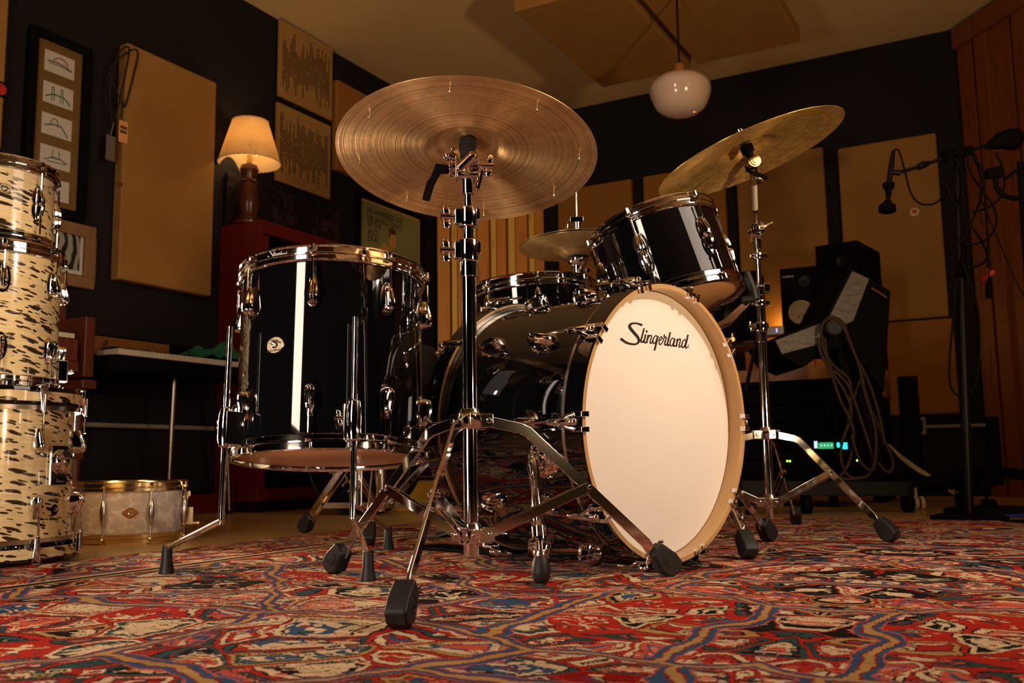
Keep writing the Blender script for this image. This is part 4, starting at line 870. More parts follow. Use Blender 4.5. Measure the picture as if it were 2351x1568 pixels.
def clampz(root, x, y, z, r, h, wdir, nm='height_clamp', wl=.026, lever=False):
    mb = MB(); mb.lathe([(r-.004, -h), (r+.003, -h), (r+.004, -h+.003), (r+.004, h-.003), (r+.003, h), (r-.004, h)], 24, MX.Translation((x, y, z)))
    w_ = V(wdir).normalized(); sd = w_.cross(V((0, 0, 1)))
    mx = MX(((w_.x, sd.x, 0, x), (w_.y, sd.y, 0, y), (0, 0, 1, z), (0, 0, 0, 1)))
    mb.box((r+.004, .0065, 0), (.018, .006, h*1.5), mx); mb.box((r+.004, -.0065, 0), (.018, .006, h*1.5), mx); mb.box((-r-.002, 0, h*.3), (.010, .02, h*1.1), mx)
    c_ = mb.build(nm, 'chrome', root, bevel=.0015)
    mb = MB(); p = mx @ V((r+.008, 0, 0)); e = mx @ V((r+.026, 0, 0)); mb.cyl(p, e, .0048, seg=12); wing(mb, e, w_, V((sd.x*.15, sd.y*.15, 1)), wl); mb.build('wing_screw', 'chrome', c_)
# --- front cymbal stand
base1 = V((-.082, 1.811, 0)); feet1 = [onz(925, 1441), onz(776, 1318), onz(1524, 1324)]
st = thing('cymbal_stand', 'chrome cymbal stand with rubber feet at the front of the kit', 'stand', base1, 'cymbal stands')
zof = lambda y, Y: at(1075, y, Y).z
flat_leg_stand(st, base1, feet1, zof(966, 1.81), zof(1229, 1.81), frac=.46)
def zz(y): return zof(y, 1.81)
tb_ = MB(); tb_.cyl((0, 0, .062), (0, 0, zz(612)), .0143, seg=28); tb_.build('base_tube', 'chrome', st)
MB().cyl((0, 0, zz(636)), (0, 0, zz(601)), .0172, seg=28).build('tube_sleeve', 'chrome', st, bevel=.001)
vl = V((-1, -.25, 0)); clampz(st, 0, 0, zz(576), .0155, .022, vl)
MB().cyl((0, 0, zz(560)), (0, 0, zz(500)), .0112, seg=24).build('middle_tube', 'chrome', st)
clampz(st, 0, 0, zz(499), .0145, .020, vl)
MB().cyl((0, 0, zz(482)), (0, 0, zz(430)), .0082, seg=20).build('upper_tube', 'chrome', st)
tl = MB(); zt = zz(385); tl.cyl((0, 0, zz(447)), (0, 0, zz(410)), .0125, .0140, 20); tl.box((0, 0, zt), (.040, .026, .036)); tl.cyl((-.030, 0, zt+.002), (.026, 0, zt+.002), .015, seg=20); tl.cyl((-.036, 0, zt), (-.030, 0, zt), .018, seg=20); tl.cyl((-.016, -.026, zt-.012), (.010, -.030, zt+.012), .010, .0115, 18); tl.ball((.011, -.030, zt+.013), .0118, 16); tl.box((.021, 0, zt-.004), (.005, .034, .052)); tl.box((-.021, 0, zt-.002), (.005, .034, .046)); tl.cyl((-.020, -.012, zt-.018), (.022, -.012, zt-.018), .008, seg=16); tl.ball((-.038, -.006, zt+.024), .011, 14, None, (1, .8, .8)); tl.ball((-.030, -.008, zt+.036), .004, 10)
tl.cyl((.018, 0, zt-.045), (.028, 0, zt-.005), .004, .006, 10); tl.cyl((-.022, -.004, zt+.018), (-.038, -.006, zt+.024), .008, .011, 14)
tl = tl.build('tilter', 'chrome', st, bevel=.0015); mb = MB(); wing(mb, (.040, -.004, zt+.002), (1, 0, 0), (.12, 0, 1), .024, .008); mb.cyl((.022, -.004, zt+.002), (.040, -.004, zt+.002), .005); mb.build('wing_screw', 'chrome', tl)
mb = MB(); mb.cyl((-.036, -.004, zt-.004), (-.064, -.004, zt-.002), .0085, .0105, 16); mb.bar([(-.056, -.004, zt), (-.066, -.006, zt-.022), (-.073, -.008, zt-.034), (-.082, -.012, zt-.068)], [.018, .013, .016, .015], .008, (0, 1, 0)); mb.build('ratchet_lever', 'black', tl, bevel=.002)
cc = mC1 @ V((0, 0, .040)) - base1; lowr = cc-nC1*.075
mb = MB(); mb.cyl(lowr, cc+nC1*.045, .0042, seg=12); mb.cyl(lowr, lowr+nC1*.02, .008, seg=12); mb.build('cymbal_rod', 'chrome', st)
mb = MB(); mb.cyl(cc-nC1*.042, cc-nC1*.024, .0125, .0150, 24); mb.cyl(cc-nC1*.024, cc-nC1*.020, .0165, .0165, 24); mb.cyl(cc-nC1*.019, cc-nC1*.001, .0168, .0168, 24); mb.build('cymbal_sleeve', 'felt', st)
mb = MB(); mb.cyl(cc+nC1*.012, cc+nC1*.022, .014, seg=20); wing(mb, cc+nC1*.030, nC1, (1, 0, 0), .014); mb.build('top_nut', 'chrome', st)
# --- rear right cymbal stand
base2 = V((.792, 2.985, 0)); fb_, fc_ = onz(2035, 1244), onz(1828, 1205); fa_ = V((.39, 2.965, 0))
st = thing('cymbal_stand', 'tall chrome cymbal stand behind the right side of the bass drum', 'stand', base2, 'cymbal stands')
Y2 = 2.985; z2 = lambda y: at(1745, y, Y2).z
flat_leg_stand(st, base2, [fa_, fb_, fc_], z2(998), z2(1153), frac=.42)
MB().cyl((0, 0, .05), (0, 0, z2(775)), .0138, seg=24).build('base_tube', 'chrome', st)
MB().cyl((0, 0, z2(786)), (0, 0, z2(762)), .0165, seg=24).build('tube_sleeve', 'chrome', st, bevel=.001)
clampz(st, 0, 0, z2(751), .0150, .015, (-1, -.5, 0), wl=.018)
MB().cyl((0, 0, z2(745)), (0, 0, z2(665)), .0112, seg=22).build('middle_tube', 'chrome', st)
for yy in (696, 588):
    mb = MB(); mb.lathe([(.008, -.010), (.017, -.010), (.018, -.006), (.018, .006), (.017, .010), (.008, .010)], 22, MX.Translation((0, 0, z2(yy)))); mb.box((.020, 0, z2(yy)), (.018, .014, .016)); mb.box((-.018, 0, z2(yy)), (.018, .012, .014)); mb.cyl((-.02, -.006, z2(yy)), (-.02, -.014, z2(yy)), .006); mb.build('memory_lock', 'chrome', st, bevel=.002)
mb = MB(); mb.lathe([(.009, -.016), (.0155, -.016), (.0155, .016), (.009, .016)], 22, MX.Translation((0, 0, z2(668)))); mb.box((.022, 0, z2(662)), (.020, .02, .03)); mb.build('height_clamp', 'chrome', st, bevel=.003)
MB().cyl((0, 0, z2(662)), (0, 0, z2(565)), .0085, seg=20).build('upper_tube', 'chrome', st)
hz = z2(530); hinge = V((-.006, -.012, hz)); b2 = V(base2); hing2 = at(1729.5, 373, 2.74)-b2
mb = MB(); mb.cyl((0, 0, z2(572)), (-.002, -.002, z2(548)), .013, .015, 20); mb.bar([(-.002, 0, z2(555)), hinge+V((0, 0, .004))], .034, .022, (0, 1, 0)); mb.cyl(hinge+V((0, -.026, 0)), hinge+V((0, .016, 0)), .0225, seg=32); mb.cyl(hinge+V((0, -.030, 0)), hinge+V((0, -.02, 0)), .016, seg=28); mb.cyl(hinge+V((0, -.034, 0)), hinge+V((0, -.02, 0)), .009, seg=20); tl = mb.build('boom_tilter', 'chrome', st, bevel=.001)
mb = MB(); mb.tube([hinge+V((.004, -.03, 0)), hinge+V((.022, -.034, .004)), hinge+V((.045, -.03, .014))], [.007, .0045, .006], 12); mb.build('wing_screw', 'chrome', tl)
ba = hinge; bb = hing2; dirb = (bb-ba).normalized()
mb = MB(); mb.cyl(ba, bb, .0062, seg=18); mb.build('boom_arm', 'nickel', st)
mb = MB(); mb.cyl(ba.lerp(bb, .33), ba.lerp(bb, .78), .0088, seg=18); mb.build('boom_grip', 'white_plastic', st)
mb = MB(); k0 = ba.lerp(bb, .31); mb.cyl(k0-dirb*.006, k0+dirb*.002, .0068, seg=14); mb.build('boom_band', 'black', st)
mb = MB(); k0 = ba.lerp(bb, .76); sd = dirb.cross(V((0, 1, 0))).normalized(); mb.cyl(k0-dirb*.014, k0+dirb*.012, .0125, seg=18); mb.bar([k0+V((.0, 0, 0)), k0+V((.022, -.004, 0))], .020, .016, (0, 1, 0)); mb.cyl(k0+V((.014, -.010, 0)), k0+V((.014, -.018, 0)), .006, .004, 12); mb.cyl(bb-dirb*.06, bb-dirb*.012, .011, .0125, 18); mb.build('boom_lock', 'chrome', st, bevel=.001)
mb = MB(); mb.cyl(bb+V((0, -.018, 0)), bb+V((0, .018, 0)), .019, seg=32); mb.cyl(bb+V((0, -.022, 0)), bb+V((0, -.01, 0)), .0135, seg=28); mb.cyl(bb+V((0, -.025, 0)), bb+V((0, -.01, 0)), .0075, seg=20); mb.ball(bb+V((.021, -.004, -.004)), .006, 10); tl = mb.build('cymbal_tilter', 'chrome', st, bevel=.0008)
mb = MB(); mb.cyl(bb+V((0, .02, -.004)), bb+V((-.012, .024, -.016)), .014, seg=18); mb.bar([bb+V((-.016, .022, -.012)), bb+V((.01, .02, -.028)), bb+V((.045, .012, -.046))], [.014, .015, .010], .008, (0, 1, 0)); mb.build('ratchet_lever', 'black', tl, bevel=.002)
c2 = mC2 @ V((0, 0, .036)) - b2
mb = MB(); mb.cyl(bb, c2+nC2*.050, .0042, seg=12); mb.build('cymbal_rod', 'chrome', st)
mb = MB(); mb.cyl(c2-nC2*.040, c2-nC2*.026, .010, .013, 18); mb.cyl(c2-nC2*.026, c2-nC2*.014, .020, .020, 8); mb.cyl(c2-nC2*.014, c2-nC2*.003, .019, .019, 24); mb.build('cymbal_seat', 'black', st)
mb = MB(); mb.cyl(c2+nC2*.006, c2+nC2*.02, .016, seg=20); mb.build('top_felt', 'felt', st); mb = MB(); mb.cyl(c2+nC2*.02, c2+nC2*.048, .012, .011, 16); mb.build('top_nut', 'chrome', st)
# --- generic hidden-ish tripod
def tripod(name, label, base, rad, az0, ztop, tube_top, rr=.0127, zc=.30, zb=.09, group=None):
    st = thing(name, label, 'stand', base, group); feet = [V((base[0]+rad*math.cos(az0+k*2*PI/3), base[1]+rad*math.sin(az0+k*2*PI/3), 0)) for k in range(3)]
    flat_leg_stand(st, base, feet, zc, zb, frac=.45, rt_=rr, bend=(.06, -.012)); MB().cyl((0, 0, .05), (0, 0, tube_top), rr, seg=22).build('base_tube', 'chrome', st); return st
# hi-hat stand
bh = V((.2055, 2.85, 0)); st = tripod('hi_hat_stand', 'chrome hi-hat stand behind the snare drum', bh, .30, 1.2, 0, .55, zc=.28)
clampz(st, 0, 0, .56, .0145, .016, (1, -.3, 0), wl=.018); MB().cyl((0, 0, .55), (0, 0, CH.z-.075), .0095, seg=18).build('upper_tube', 'nickel', st)
cz = CH-bh
mb = MB(); mb.lathe([(.009, -.095), (.020, -.094), (.021, -.090), (.021, -.062), (.026, -.058), (.031, -.048), (.031, -.040), (.0, -.038)], 32, MX.Translation(cz)); mb.box((.030, -.006, cz.z-.076), (.014, .008, .012)); mb.build('hat_cup', 'chrome', st, bevel=.0008)
mb = MB(); mb.lathe([(0, -.040), (.031, -.040), (.031, -.018), (.024, -.014), (0, -.014)], 32, MX.Translation(cz)); mb.build('cup_felt', 'felt', st)
mb = MB(); mb.cyl((cz.x, cz.y, cz.z-.09), (cz.x, cz.y, cz.z+.30), .0032, seg=12); mb.build('pull_rod', 'nickel', st)
mb = MB(); mb.lathe([(0, .022), (.018, .022), (.018, .030), (0, .032)], 20, MX.Translation(cz)); mb.build('top_felt', 'felt', st)
mb = MB(); z_ = cz.z; mb.cyl((cz.x, cz.y, z_+.03), (cz.x, cz.y, z_+.085), .0075, seg=16); mb.cyl((cz.x, cz.y, z_+.055), (cz.x, cz.y, z_+.075), .0105, seg=16); mb.box((cz.x, cz.y, z_+.083), (.040, .016, .017)); mb.tube([(cz.x-.02, cz.y-.004, z_+.084), (cz.x-.030, cz.y-.006, z_+.07), (cz.x-.031, cz.y-.006, z_+.055)], [.004, .0035, .0045], 8); mb.build('clutch', 'chrome', st, bevel=.001)
# snare stand and tom stand with basket arms
def basket(st, hubp, rimm, rad, angs, inv):
    for a in angs:
        t_ = rimm @ V((rad*math.cos(a), rad*math.sin(a), -.006)); h = V(hubp); e = inv @ t_; mid = h.lerp(e, .55)+V((0, 0, -.03)); nl = rimm.to_3x3() @ V((0, 0, 1)); side = (e-h).cross(V((0, 0, 1))).normalized()
        ax = rimm.to_3x3() @ V((math.cos(a), math.sin(a), 0))
        mb = MB(); mb.bar([h, mid, e+ax*.012-nl*.022], [.020, .022, .014], .004, side); ar = mb.build('basket_arm', 'chrome', st, bevel=.001)
        mb = MB(); mb.tube([e+ax*.014-nl*.030, e+ax*.018, e+ax*.017+nl*.046], [.012, .0125, .012], 18); mb.tube([e+ax*.016-nl*.026, e-ax*.018-nl*.022], [.011, .010], 14); mb.build('rubber_grip', 'rubber', ar)
bs_ = V((.066, 2.69, 0)); st = tripod('snare_stand', 'chrome snare stand under the black snare drum', bs_, .28, 2.2, 0, .46, zc=.26)
mb = MB(); mb.ball((0, 0, .48), .024, 16); mb.cyl((0, 0, .44), (0, 0, .47), .016); mb.build('basket_hub', 'chrome', st); basket(st, (0, 0, .49), mS, .190, (.4, 2.5, 4.6), MX.Translation(-bs_))
bt_ = V((.50, 2.56, 0)); ftt_ = onz(1760, 1244); azt = math.atan2(ftt_.y-bt_.y, ftt_.x-bt_.x); st = tripod('tom_stand', 'chrome basket stand carrying the black rack tom', bt_, (ftt_-bt_).length, azt, 0, .50, zc=.22)
hubw = V((.515, 2.53, .565))
mb = MB(); mb.ball(hubw-bt_, .020, 16); mb.tube([(0, 0, .49), hubw-bt_], .011, 14); mb.build('basket_hub', 'black_metal', st)
ga = local_angle(mT, at(1722, 655, 2.46))[0]; basket(st, hubw-bt_, mT, .176, (ga, ga+2.15, ga-2.05), MX.Translation(-bt_))
# throne
bth = V((-.436, 3.15, 0)); th = thing('drum_throne', 'black round drum throne with double braced chrome legs behind the floor tom', 'stool', bth)
f_ = [onz(705, 1224), onz(848, 1252)]; f_.append(bth*2+(bth-(f_[0]+f_[1])/2)*0-(bth-(bth-f_[0]+bth-f_[1])*-1)*0-bth if False else bth+((bth-f_[0])+(bth-f_[1])).normalized()*.42)
flat_leg_stand(th, bth, f_, .34, .105, frac=.30, double=True, w=.024, t=.006, bend=(.04, -.01))
MB().cyl((0, 0, .08), (0, 0, .50), .014, seg=20).build('post', 'chrome', th)
mb = MB()
for q in f_:
    d = (q-bth).normalized(); mb.bar([d*.02+V((0, 0, .10)), (q-bth)*.80+V((0, 0, .095))], .02, .004, d.cross(V((0, 0, 1))))
mb.build('spider_bars', 'nickel', th, bevel=.001)
MB().lathe([(0, .50), (.15, .50), (.185, .515), (.195, .545), (.193, .59), (.175, .615), (.12, .625), (0, .628)], 48).build('seat', 'felt', th)
# bass pedal
pb = mBs @ V((-.290, 0, -.462)); dpx = V((-.716, .697, 0)).normalized(); spx = V((.697, .716, 0)); pm = MX(((spx.x, dpx.x, 0, pb.x), (spx.y, dpx.y, 0, pb.y), (0, 0, 1, 0), (0, 0, 0, 1)))
pd = thing('bass_pedal', 'black and chrome bass drum pedal behind the bass drum', 'pedal', pm)
MB().box((0, .17, .006), (.10, .34, .008)).build('base_plate', 'black', pd, bevel=.002)
mb = MB(); mb.bar([(0, .33, .030), (0, .25, .038), (0, .07, .085)], .008, .085, (1, 0, 0)); 
for k in range(7): mb.box((0, .11+.025*k, .082-.0065*k), (.07, .004, .006))
mb.build('footboard', 'dark_gray', pd, bevel=.002)
mb = MB()
for s in (-1, 1): mb.cyl((s*.055, .04, .01), (s*.055, .035, .21), .007, seg=14)
mb.cyl((-.085, .035, .21), (.075, .035, .21), .006, seg=14); mb.build('pedal_frame', 'chrome', pd)
mb = MB(); mb.cyl((0, .035, .21), (0, .075, .36), .003, seg=10); bt2 = mb.build('beater_shaft', 'chrome', pd); mb = MB(); mb.cyl((0, .05, .375), (0, .095, .36), .024, seg=20); mb.build('beater_head', 'felt', bt2)
mb = MB(); mb.box((0, -.002, .022), (.05, .05, .012)); mb.cyl((-.05, .02, .02), (.0, .0, .02), .007); mb.build('hoop_clamp', 'black_metal', pd, bevel=.002)
mb = MB(); mb.tube([(.02, .035, .20), (.022, .04, .14), (.022, .05, .09)], .006, 8); mb.build('drive_chain', 'nickel', pd)
# black round case with gold scrawl behind the floor tom
bp = onz(815, 1186, FL); bY = bp.y+.02; rc_ = .27; mD = frame(V((bp.x, bp.y+.12, FL+rc_)), (-.18, -1, .04), (1, 0, 0))
cs = thing('round_drum_case', 'black round drum case with faded gold scrawl standing behind the floor tom', 'case', mD)
mb = MB(); mb.lathe([(0, 0), (rc_-.012, 0), (rc_-.002, -.006), (rc_, -.016), (rc_, -.18), (rc_-.008, -.20), (0, -.20)], 64); mb.build('case_body', 'black', cs)
mb = MB(); mb.tube([V(((rc_-.006)*math.cos(t), (rc_-.006)*math.sin(t), .003)) for t in [2*PI*i/64 for i in range(64)]], .006, 8, closed=True); mb.build('rim_piping', 'dark_gray', cs)
sc = MB(); rnd = random.Random(5)
for j in range(6):
    x0, y0 = -.19+.028*j, -.02-.022*j; P_ = []
    for i in range(9): P_.append((x0+.011*math.sin(i*1.4+j)+.006*rnd.random()+.006*i*.3, y0+.012*i-.03+.008*rnd.random(), .0012))
    sc.tube(catmull(P_, 4), .0028, 5)
sc.build('gold_scrawl', simple('faded_gold_paint', (.38, .27, .10), .5, .2), cs, label='faded gold hand lettering')
# amber lacquered box
q = onz(952, 1172, FL); mb = MB(); m_ = LWM(0, 0, 0).to_3x3().to_4x4(); m_.translation = V((q.x, q.y+.12, FL)); bx_ = thing('amber_box', 'low amber lacquered wooden box on the floor between the drums', 'box', m_)
mb.box((0, .1, .075), (.40, .24, .15)); mb.build('box_body', wood('amber_wood', (.42, .24, .03), (.55, .34, .06), (2, 2, 12), 3, .2, coat=.4), bx_, bevel=.004); MB().box((0, .1, .163), (.405, .245, .022)).build('lid', 'brass', bx_, bevel=.004)
# ------------------------------------------------------------------ left background furniture
cab = thing('red_cabinet', 'tall dark red open cabinet by the left wall with the table lamp on top', 'cabinet', LWM(-2.725, .0, FL)); CH_ = 1.556-FL; cw, cd = 1.05, .30
mb = MB(); t_ = .022
mb.box((t_/2, -cd/2-.004, CH_/2+.03), (t_, cd, CH_-.06)); mb.box((cw-t_/2, -cd/2-.004, CH_/2+.03), (t_, cd, CH_-.06)); mb.box((cw/2, -cd/2-.004, CH_-t_/2), (cw-2*t_, cd, t_)); mb.box((cw/2, -cd/2-.004, .075), (cw-2*t_, cd, t_)); mb.build('carcass', 'red_wood', cab)
mb = MB(); mb.box((cw/2, -cd+.010, CH_-.045), (cw-2*t_, .02, .045)); mb.box((t_+.02, -cd+.01, CH_/2), (.04, .02, CH_-.16)); mb.box((cw/2, -cd+.01, .105), (cw-2*t_, .02, .04)); mb.build('face_frame', 'red_wood', cab)
MB().box((cw/2, -cd/2+.05, CH_/2+.02), (cw-2*t_-.004, .02, CH_-.16)).build('black_front', 'black', cab)
for x in (.08, cw-.08):
    mb = MB(); mb.cyl((x-.010, -cd+.05, .028), (x+.010, -cd+.05, .028), .028, seg=20); mb.box((x, -cd+.05, .052), (.035, .05, .012)); mb.build('caster', 'dark_gray', cab)
lm = LW(-2.665, .15, 1.556); lp = thing('table_lamp', 'lit table lamp with parchment shade and turned wooden base on the red cabinet', 'lamp', lm)
lb = MB(); lb.lathe([(0, 0), (.085, 0), (.088, .012), (.070, .022), (.062, .03), (.068, .04), (.048, .052), (.045, .07), (.056, .11), (.058, .15), (.046, .20), (.038, .235), (.046, .25), (.036, .262), (.040, .29), (.052, .315), (.044, .34), (.02, .352), (.012, .36), (0, .36)], 40); lb.build('lamp_base', 'turned_wood', lp)
mb = MB(); mb.cyl((0, 0, .355), (0, 0, .40), .014, .018); mb.build('socket', 'brass', lp); mb = MB(); mb.tube(catmull([(.02, 0, .375), (.05, 0, .42), (.052, 0, .50), (.02, 0, .585), (0, 0, .595), (-.02, 0, .585), (-.052, 0, .5), (-.05, 0, .42), (-.02, 0, .375)], 4), .002, 6); mb.build('harp', 'brass', lp)
mb = MB(); mb.ball((0, 0, .45), .028, 20, None, (1, 1, 1.25)); bulb = mb.build('bulb', 'bulb_glass', lp)
sh_ = MB(); z0, z1, r0, r1 = .355, .595, .172, .100; sh_.lathe([(r0, z0), (r1, z1), (r1-.003, z1), (r0-.003, z0)], 64, closed=True)
for zq, rq in ((z0, r0), (z1, r1)): sh_.tube([V(((rq)*math.cos(t), rq*math.sin(t), zq+.0022*math.sin(t*40))) for t in [2*PI*i/160 for i in range(160)]], .0025, 5, closed=True)
sh_.build('lamp_shade', 'shade', lp)
# electric keyboard
K0, K1 = -3.70, -2.93; kz = .735; kb = thing('electric_piano', 'black electric piano with ivory keys and chrome legs along the left wall', 'keyboard', LWM(K0, .0, kz)); kw = K1-K0
mb = MB(); mb.box((kw/2, -.20, -.045), (kw+.04, .38, .07)); mb.box((kw/2, -.07, .05), (kw+.04, .10, .13)); mb.build('case', 'black', kb, bevel=.006)
mb = MB(); mb.box((.27, -.125, .062), (.52, .008, .085)); cp_ = mb.build('control_panel', 'desk_wood', kb)
for i in range(2): mb = MB(); mb.cyl((.055+.09*i, -.128, .075), (.055+.09*i, -.150, .075), .012, seg=16); mb.build('knob', 'nickel', cp_)
nk = 32; mb = MB()
for i in range(nk): mb.box((.012+(kw-.02)*i/nk+.010, -.330, .005), ((kw-.02)/nk-.0016, .14, .026))
k_ = mb.build('white_keys', 'ivory', kb, bevel=.001); k_['kind'] = 'stuff'
mb = MB()
for i in range(nk):
    if i % 7 in (0, 1, 3, 4, 5): mb.box((.012+(kw-.02)*(i+1)/nk, -.305, .024), (.011, .085, .014))
k_ = mb.build('black_keys', 'black_gloss', kb); k_['kind'] = 'stuff'
legb = [at(395, 868, 4.62), V((onz(532, 1176, FL).x, onz(532, 1176, FL).y, 0))]
inv = kb.matrix_world.inverted()
for top, bot in ((at(396, 1000, 4.55), at(389, 1000, 4.55)), (at(512, 1000, 4.86), at(531, 1000, 4.98)), (LW(K0-.02, .1, .66), LW(K0-.03, .08, FL))):
    top.z = .66; mb = MB(); bot = V((bot.x, bot.y, FL)); mb.tube([inv @ top, inv @ top.lerp(bot, .35), inv @ top.lerp(bot, .97)], [.011, .014, .008], 16); l_ = mb.build('leg', 'nickel', kb); mb = MB(); mb.lathe([(0, 0), (.016, 0), (.016, .008), (.009, .018), (0, .018)], 16, inv @ MX.Translation(bot)); mb.build('foot_glide', 'dark_gray', l_)
# green cloth
cl0 = at(482, 838, 4.45); gw = MB(); nx_, ny_ = 26, 16; vs = []; fs = []
mcl = LWM(K1-.10, .0, kz+.005); Lc, Wc = .36, .22
for j in range(ny_+1):
    for i in range(nx_+1):
        u, v = i/nx_, j/ny_; x = Lc*(u-.42)+.02*math.sin(v*5); y = -.27-Wc*(v-.5)
        z = .022+.035*abs(MN.noise(V((u*4.5, v*3.4, 2))))+.085*max(0, math.sin(u*PI))**.6*math.sin(v*PI)*(1+.35*math.sin(u*8+v*4))
        if y < -.385: z -= (-.385-y)*1.3; y = -.385+(y+.385)*.15-.014
        if x > .12+.0: z -= (x-.12)*1.2
        vs.append((x, y, z))
for j in range(ny_):
    for i in range(nx_): a = j*(nx_+1)+i; fs.append((a, a+1, a+nx_+2, a+nx_+1))
gw.add(vs, fs); o = gw.build('green_cloth', 'green_cloth', ang=80); o.matrix_world = mcl; tag(o, 'crumpled dark green cloth on the end of the electric piano', 'cloth')
md = o.modifiers.new('s', 'SOLIDIFY'); md.thickness = .004
# upright piano
pn_ = thing('upright_piano', 'mahogany upright piano glimpsed between the cream drums and the electric piano', 'piano', LWM(-5.05, .0, FL)); pw = 1.27
MB().box((pw/2, -.10, .40), (pw, .19, .80)).build('lower_case', 'mahogany', pn_, bevel=.004)
MB().box((pw/2, -.085, .93), (pw, .16, .22)).build('upper_case', 'mahogany', pn_, bevel=.006)
mb = MB(); mb.box((pw-.03, -.27, .76), (.05, .20, .26)); mb.box((pw-.03, -.27, .60), (.07, .22, .04)); mb.build('cheek', 'mahogany', pn_, bevel=.006)
MB().box((pw/2-.03, -.27, .67), (pw-.10, .20, .045)).build('key_bed', 'mahogany', pn_, bevel=.003)
mb = MB()
for i in range(44): mb.box((.06+i*.0255, -.30, .80), (.0235, .13, .02))
k_ = mb.build('white_keys', 'ivory', pn_, bevel=.001); k_['kind'] = 'stuff'; MB().box((pw/2-.03, -.28, .74), (pw-.12, .18, .09)).build('key_slip', 'mahogany', pn_)
mb = MB(); mb.tube([(pw-.05, -.33, .58), (pw-.05, -.33, .02)], [.026, .018], 16); mb.box((pw-.05, -.33, .30), (.045, .045, .03)); mb.build('front_leg', 'mahogany', pn_)
mb = MB(); mb.prism([(0, 0), (.26, 0), (.30, .05), (.25, .13), (.05, .13), (0, .05)], 0, .015, MX(((1, 0, 0, pw-.42), (0, 0, 1, -.20), (0, 1, 0, .93), (0, 0, 0, 1)))); mb.build('music_desk', 'mahogany', pn_, bevel=.003)
# slim black stand in the shadow below the keyboard
q = onz(266, 1168, FL); q.z = FL; bs2 = thing('folded_mic_stand', 'black folded stand in the shadow under the electric piano', 'stand', q)
mb = MB(); mb.cyl((0, 0, .02), (.0, 0, .42), .012); mb.cyl((-.035, 0, .02), (-.012, 0, .30), .008); mb.cyl((.035, 0, .02), (.014, 0, .30), .008); mb.build('legs', 'black_metal', bs2); mb = MB(); mb.box((.01, 0, .30), (.05, .03, .03)); mb.cyl((0, 0, .40), (.006, 0, .52), .016, .006); mb.build('clutch', 'black', bs2)
# ------------------------------------------------------------------ right background
def BWloc(off, z, px_):      # point on plane parallel to back wall seen at column px_
    q = onplane(px_, 900, BW(0, off, 0), NB); t = (q-C1).dot(B); return t
dk = thing('mixing_desk', 'long wooden studio desk with a raised shelf in front of the back wall', 'desk', BWM(1.75, .45, FL)); dw = 1.42
MB().box((dw/2, -.15, .935), (dw, .30, .03)).build('top_shelf', 'desk_wood', dk, bevel=.003)
MB().box((dw/2, -.30, .665), (dw, .58, .17)).build('desk_body', wood('desk_front_wood', (.34, .15, .03), (.44, .21, .05), (1.5, 8, 8), 3, .4), dk, bevel=.004)
for x in (.02, dw-.02): MB().box((x, -.15, .835), (.03, .28, .17)).build('shelf_support', 'black', dk)
for x in (.03, dw-.03): MB().box((x, -.30, .29), (.05, .52, .58)).build('leg', 'black', dk, bevel=.003)
mb = MB()
for i in range(7): mb.box((.10+i*.034, -.42, .757), (.030, .13, .014))
k_ = mb.build('controller_keys', 'ivory', dk); k_['kind'] = 'stuff'
def speaker(label, m, w, h, d, cone=None, group='studio monitors', badge_=None):
    s = thing('studio_monitor', label, 'speaker', m, group); MB().box((0, d/2, h/2), (w, d, h)).build('cabinet', 'black', s, bevel=.004)
    if cone:
        zc, rc, mt = cone
        mb = MB(); mb.lathe([(rc*1.1, 0), (rc*1.1, .008), (rc, .010), (rc*.94, .007), (rc*.40, .002), (rc*.38, .004), (rc*.2, .007), (0, .008)], 48, MX(((1, 0, 0, 0), (0, 0, -1, -.001), (0, 1, 0, zc), (0, 0, 0, 1)))); mb.build('woofer', mt, s)
        mb = MB(); mb.lathe([(.030, 0), (.030, .004), (.022, .004), (0, -.004)], 28, MX(((1, 0, 0, w*.12), (0, 0, -1, -.001), (0, 1, 0, h*.78), (0, 0, 0, 1)))); mb.build('tweeter', 'black_metal', s)
    return s
s1 = at(1841, 752, 5.32); m_ = MX.Translation(V((s1.x, s1.y, .938+FL+.0005))) @ rz(math.atan2(B.y, B.x)+.08)
sp = speaker('small black speaker with a pale round woofer on the desk shelf', m_, .213, .385, .20, (.125, .062, 'woofer'))
mb = text_mb('YAMAHA', .016, MX(((1, 0, 0, -.062), (0, 0, -1, -.0015), (0, 1, 0, .335), (0, 0, 0, 1))) , .0003); mb.build('speaker_lettering', 'white_plastic', sp)
mb = MB()
for a in (-.6, .6): mb.box((.022*math.sin(a), -.0075, .100+.0), (.005, .003, .016), None)
mb.build('cone_mark', 'ink', sp)
s2 = at(1688, 742, 5.45); m_ = MX.Translation(V((s2.x, s2.y, .938+FL+.0005))) @ rz(math.atan2(B.y, B.x)); speaker('small black speaker half hidden behind the rack tom and stand', m_, .26, .385, .20, (.125, .062, 'black_metal'))
s3 = at(1929, 740, 5.16); m_ = MX.Translation(V((s3.x, s3.y, .938+FL+.0005))) @ rz(math.atan2(B.y, B.x)-.16)
sp = speaker('large black speaker cabinet at the right end of the desk shelf', m_, .235, .485, .40, (.19, .085, 'black_metal'))
ib = at(1768, 738, 5.35); m_ = MX.Translation(V((ib.x, ib.y, .938+FL+.0005))) @ rz(math.atan2(B.y, B.x)); bx_ = thing('audio_interface', 'small grey box with two violet lights on the desk shelf', 'audio box', m_); MB().box((0, .06, .025), (.15, .12, .05)).build('case', 'grey_box', bx_, bevel=.004)
for i in range(2): MB().ball((.035, -.001, .032-.012*i), .003, 8).build('indicator_light', 'led_violet', bx_)
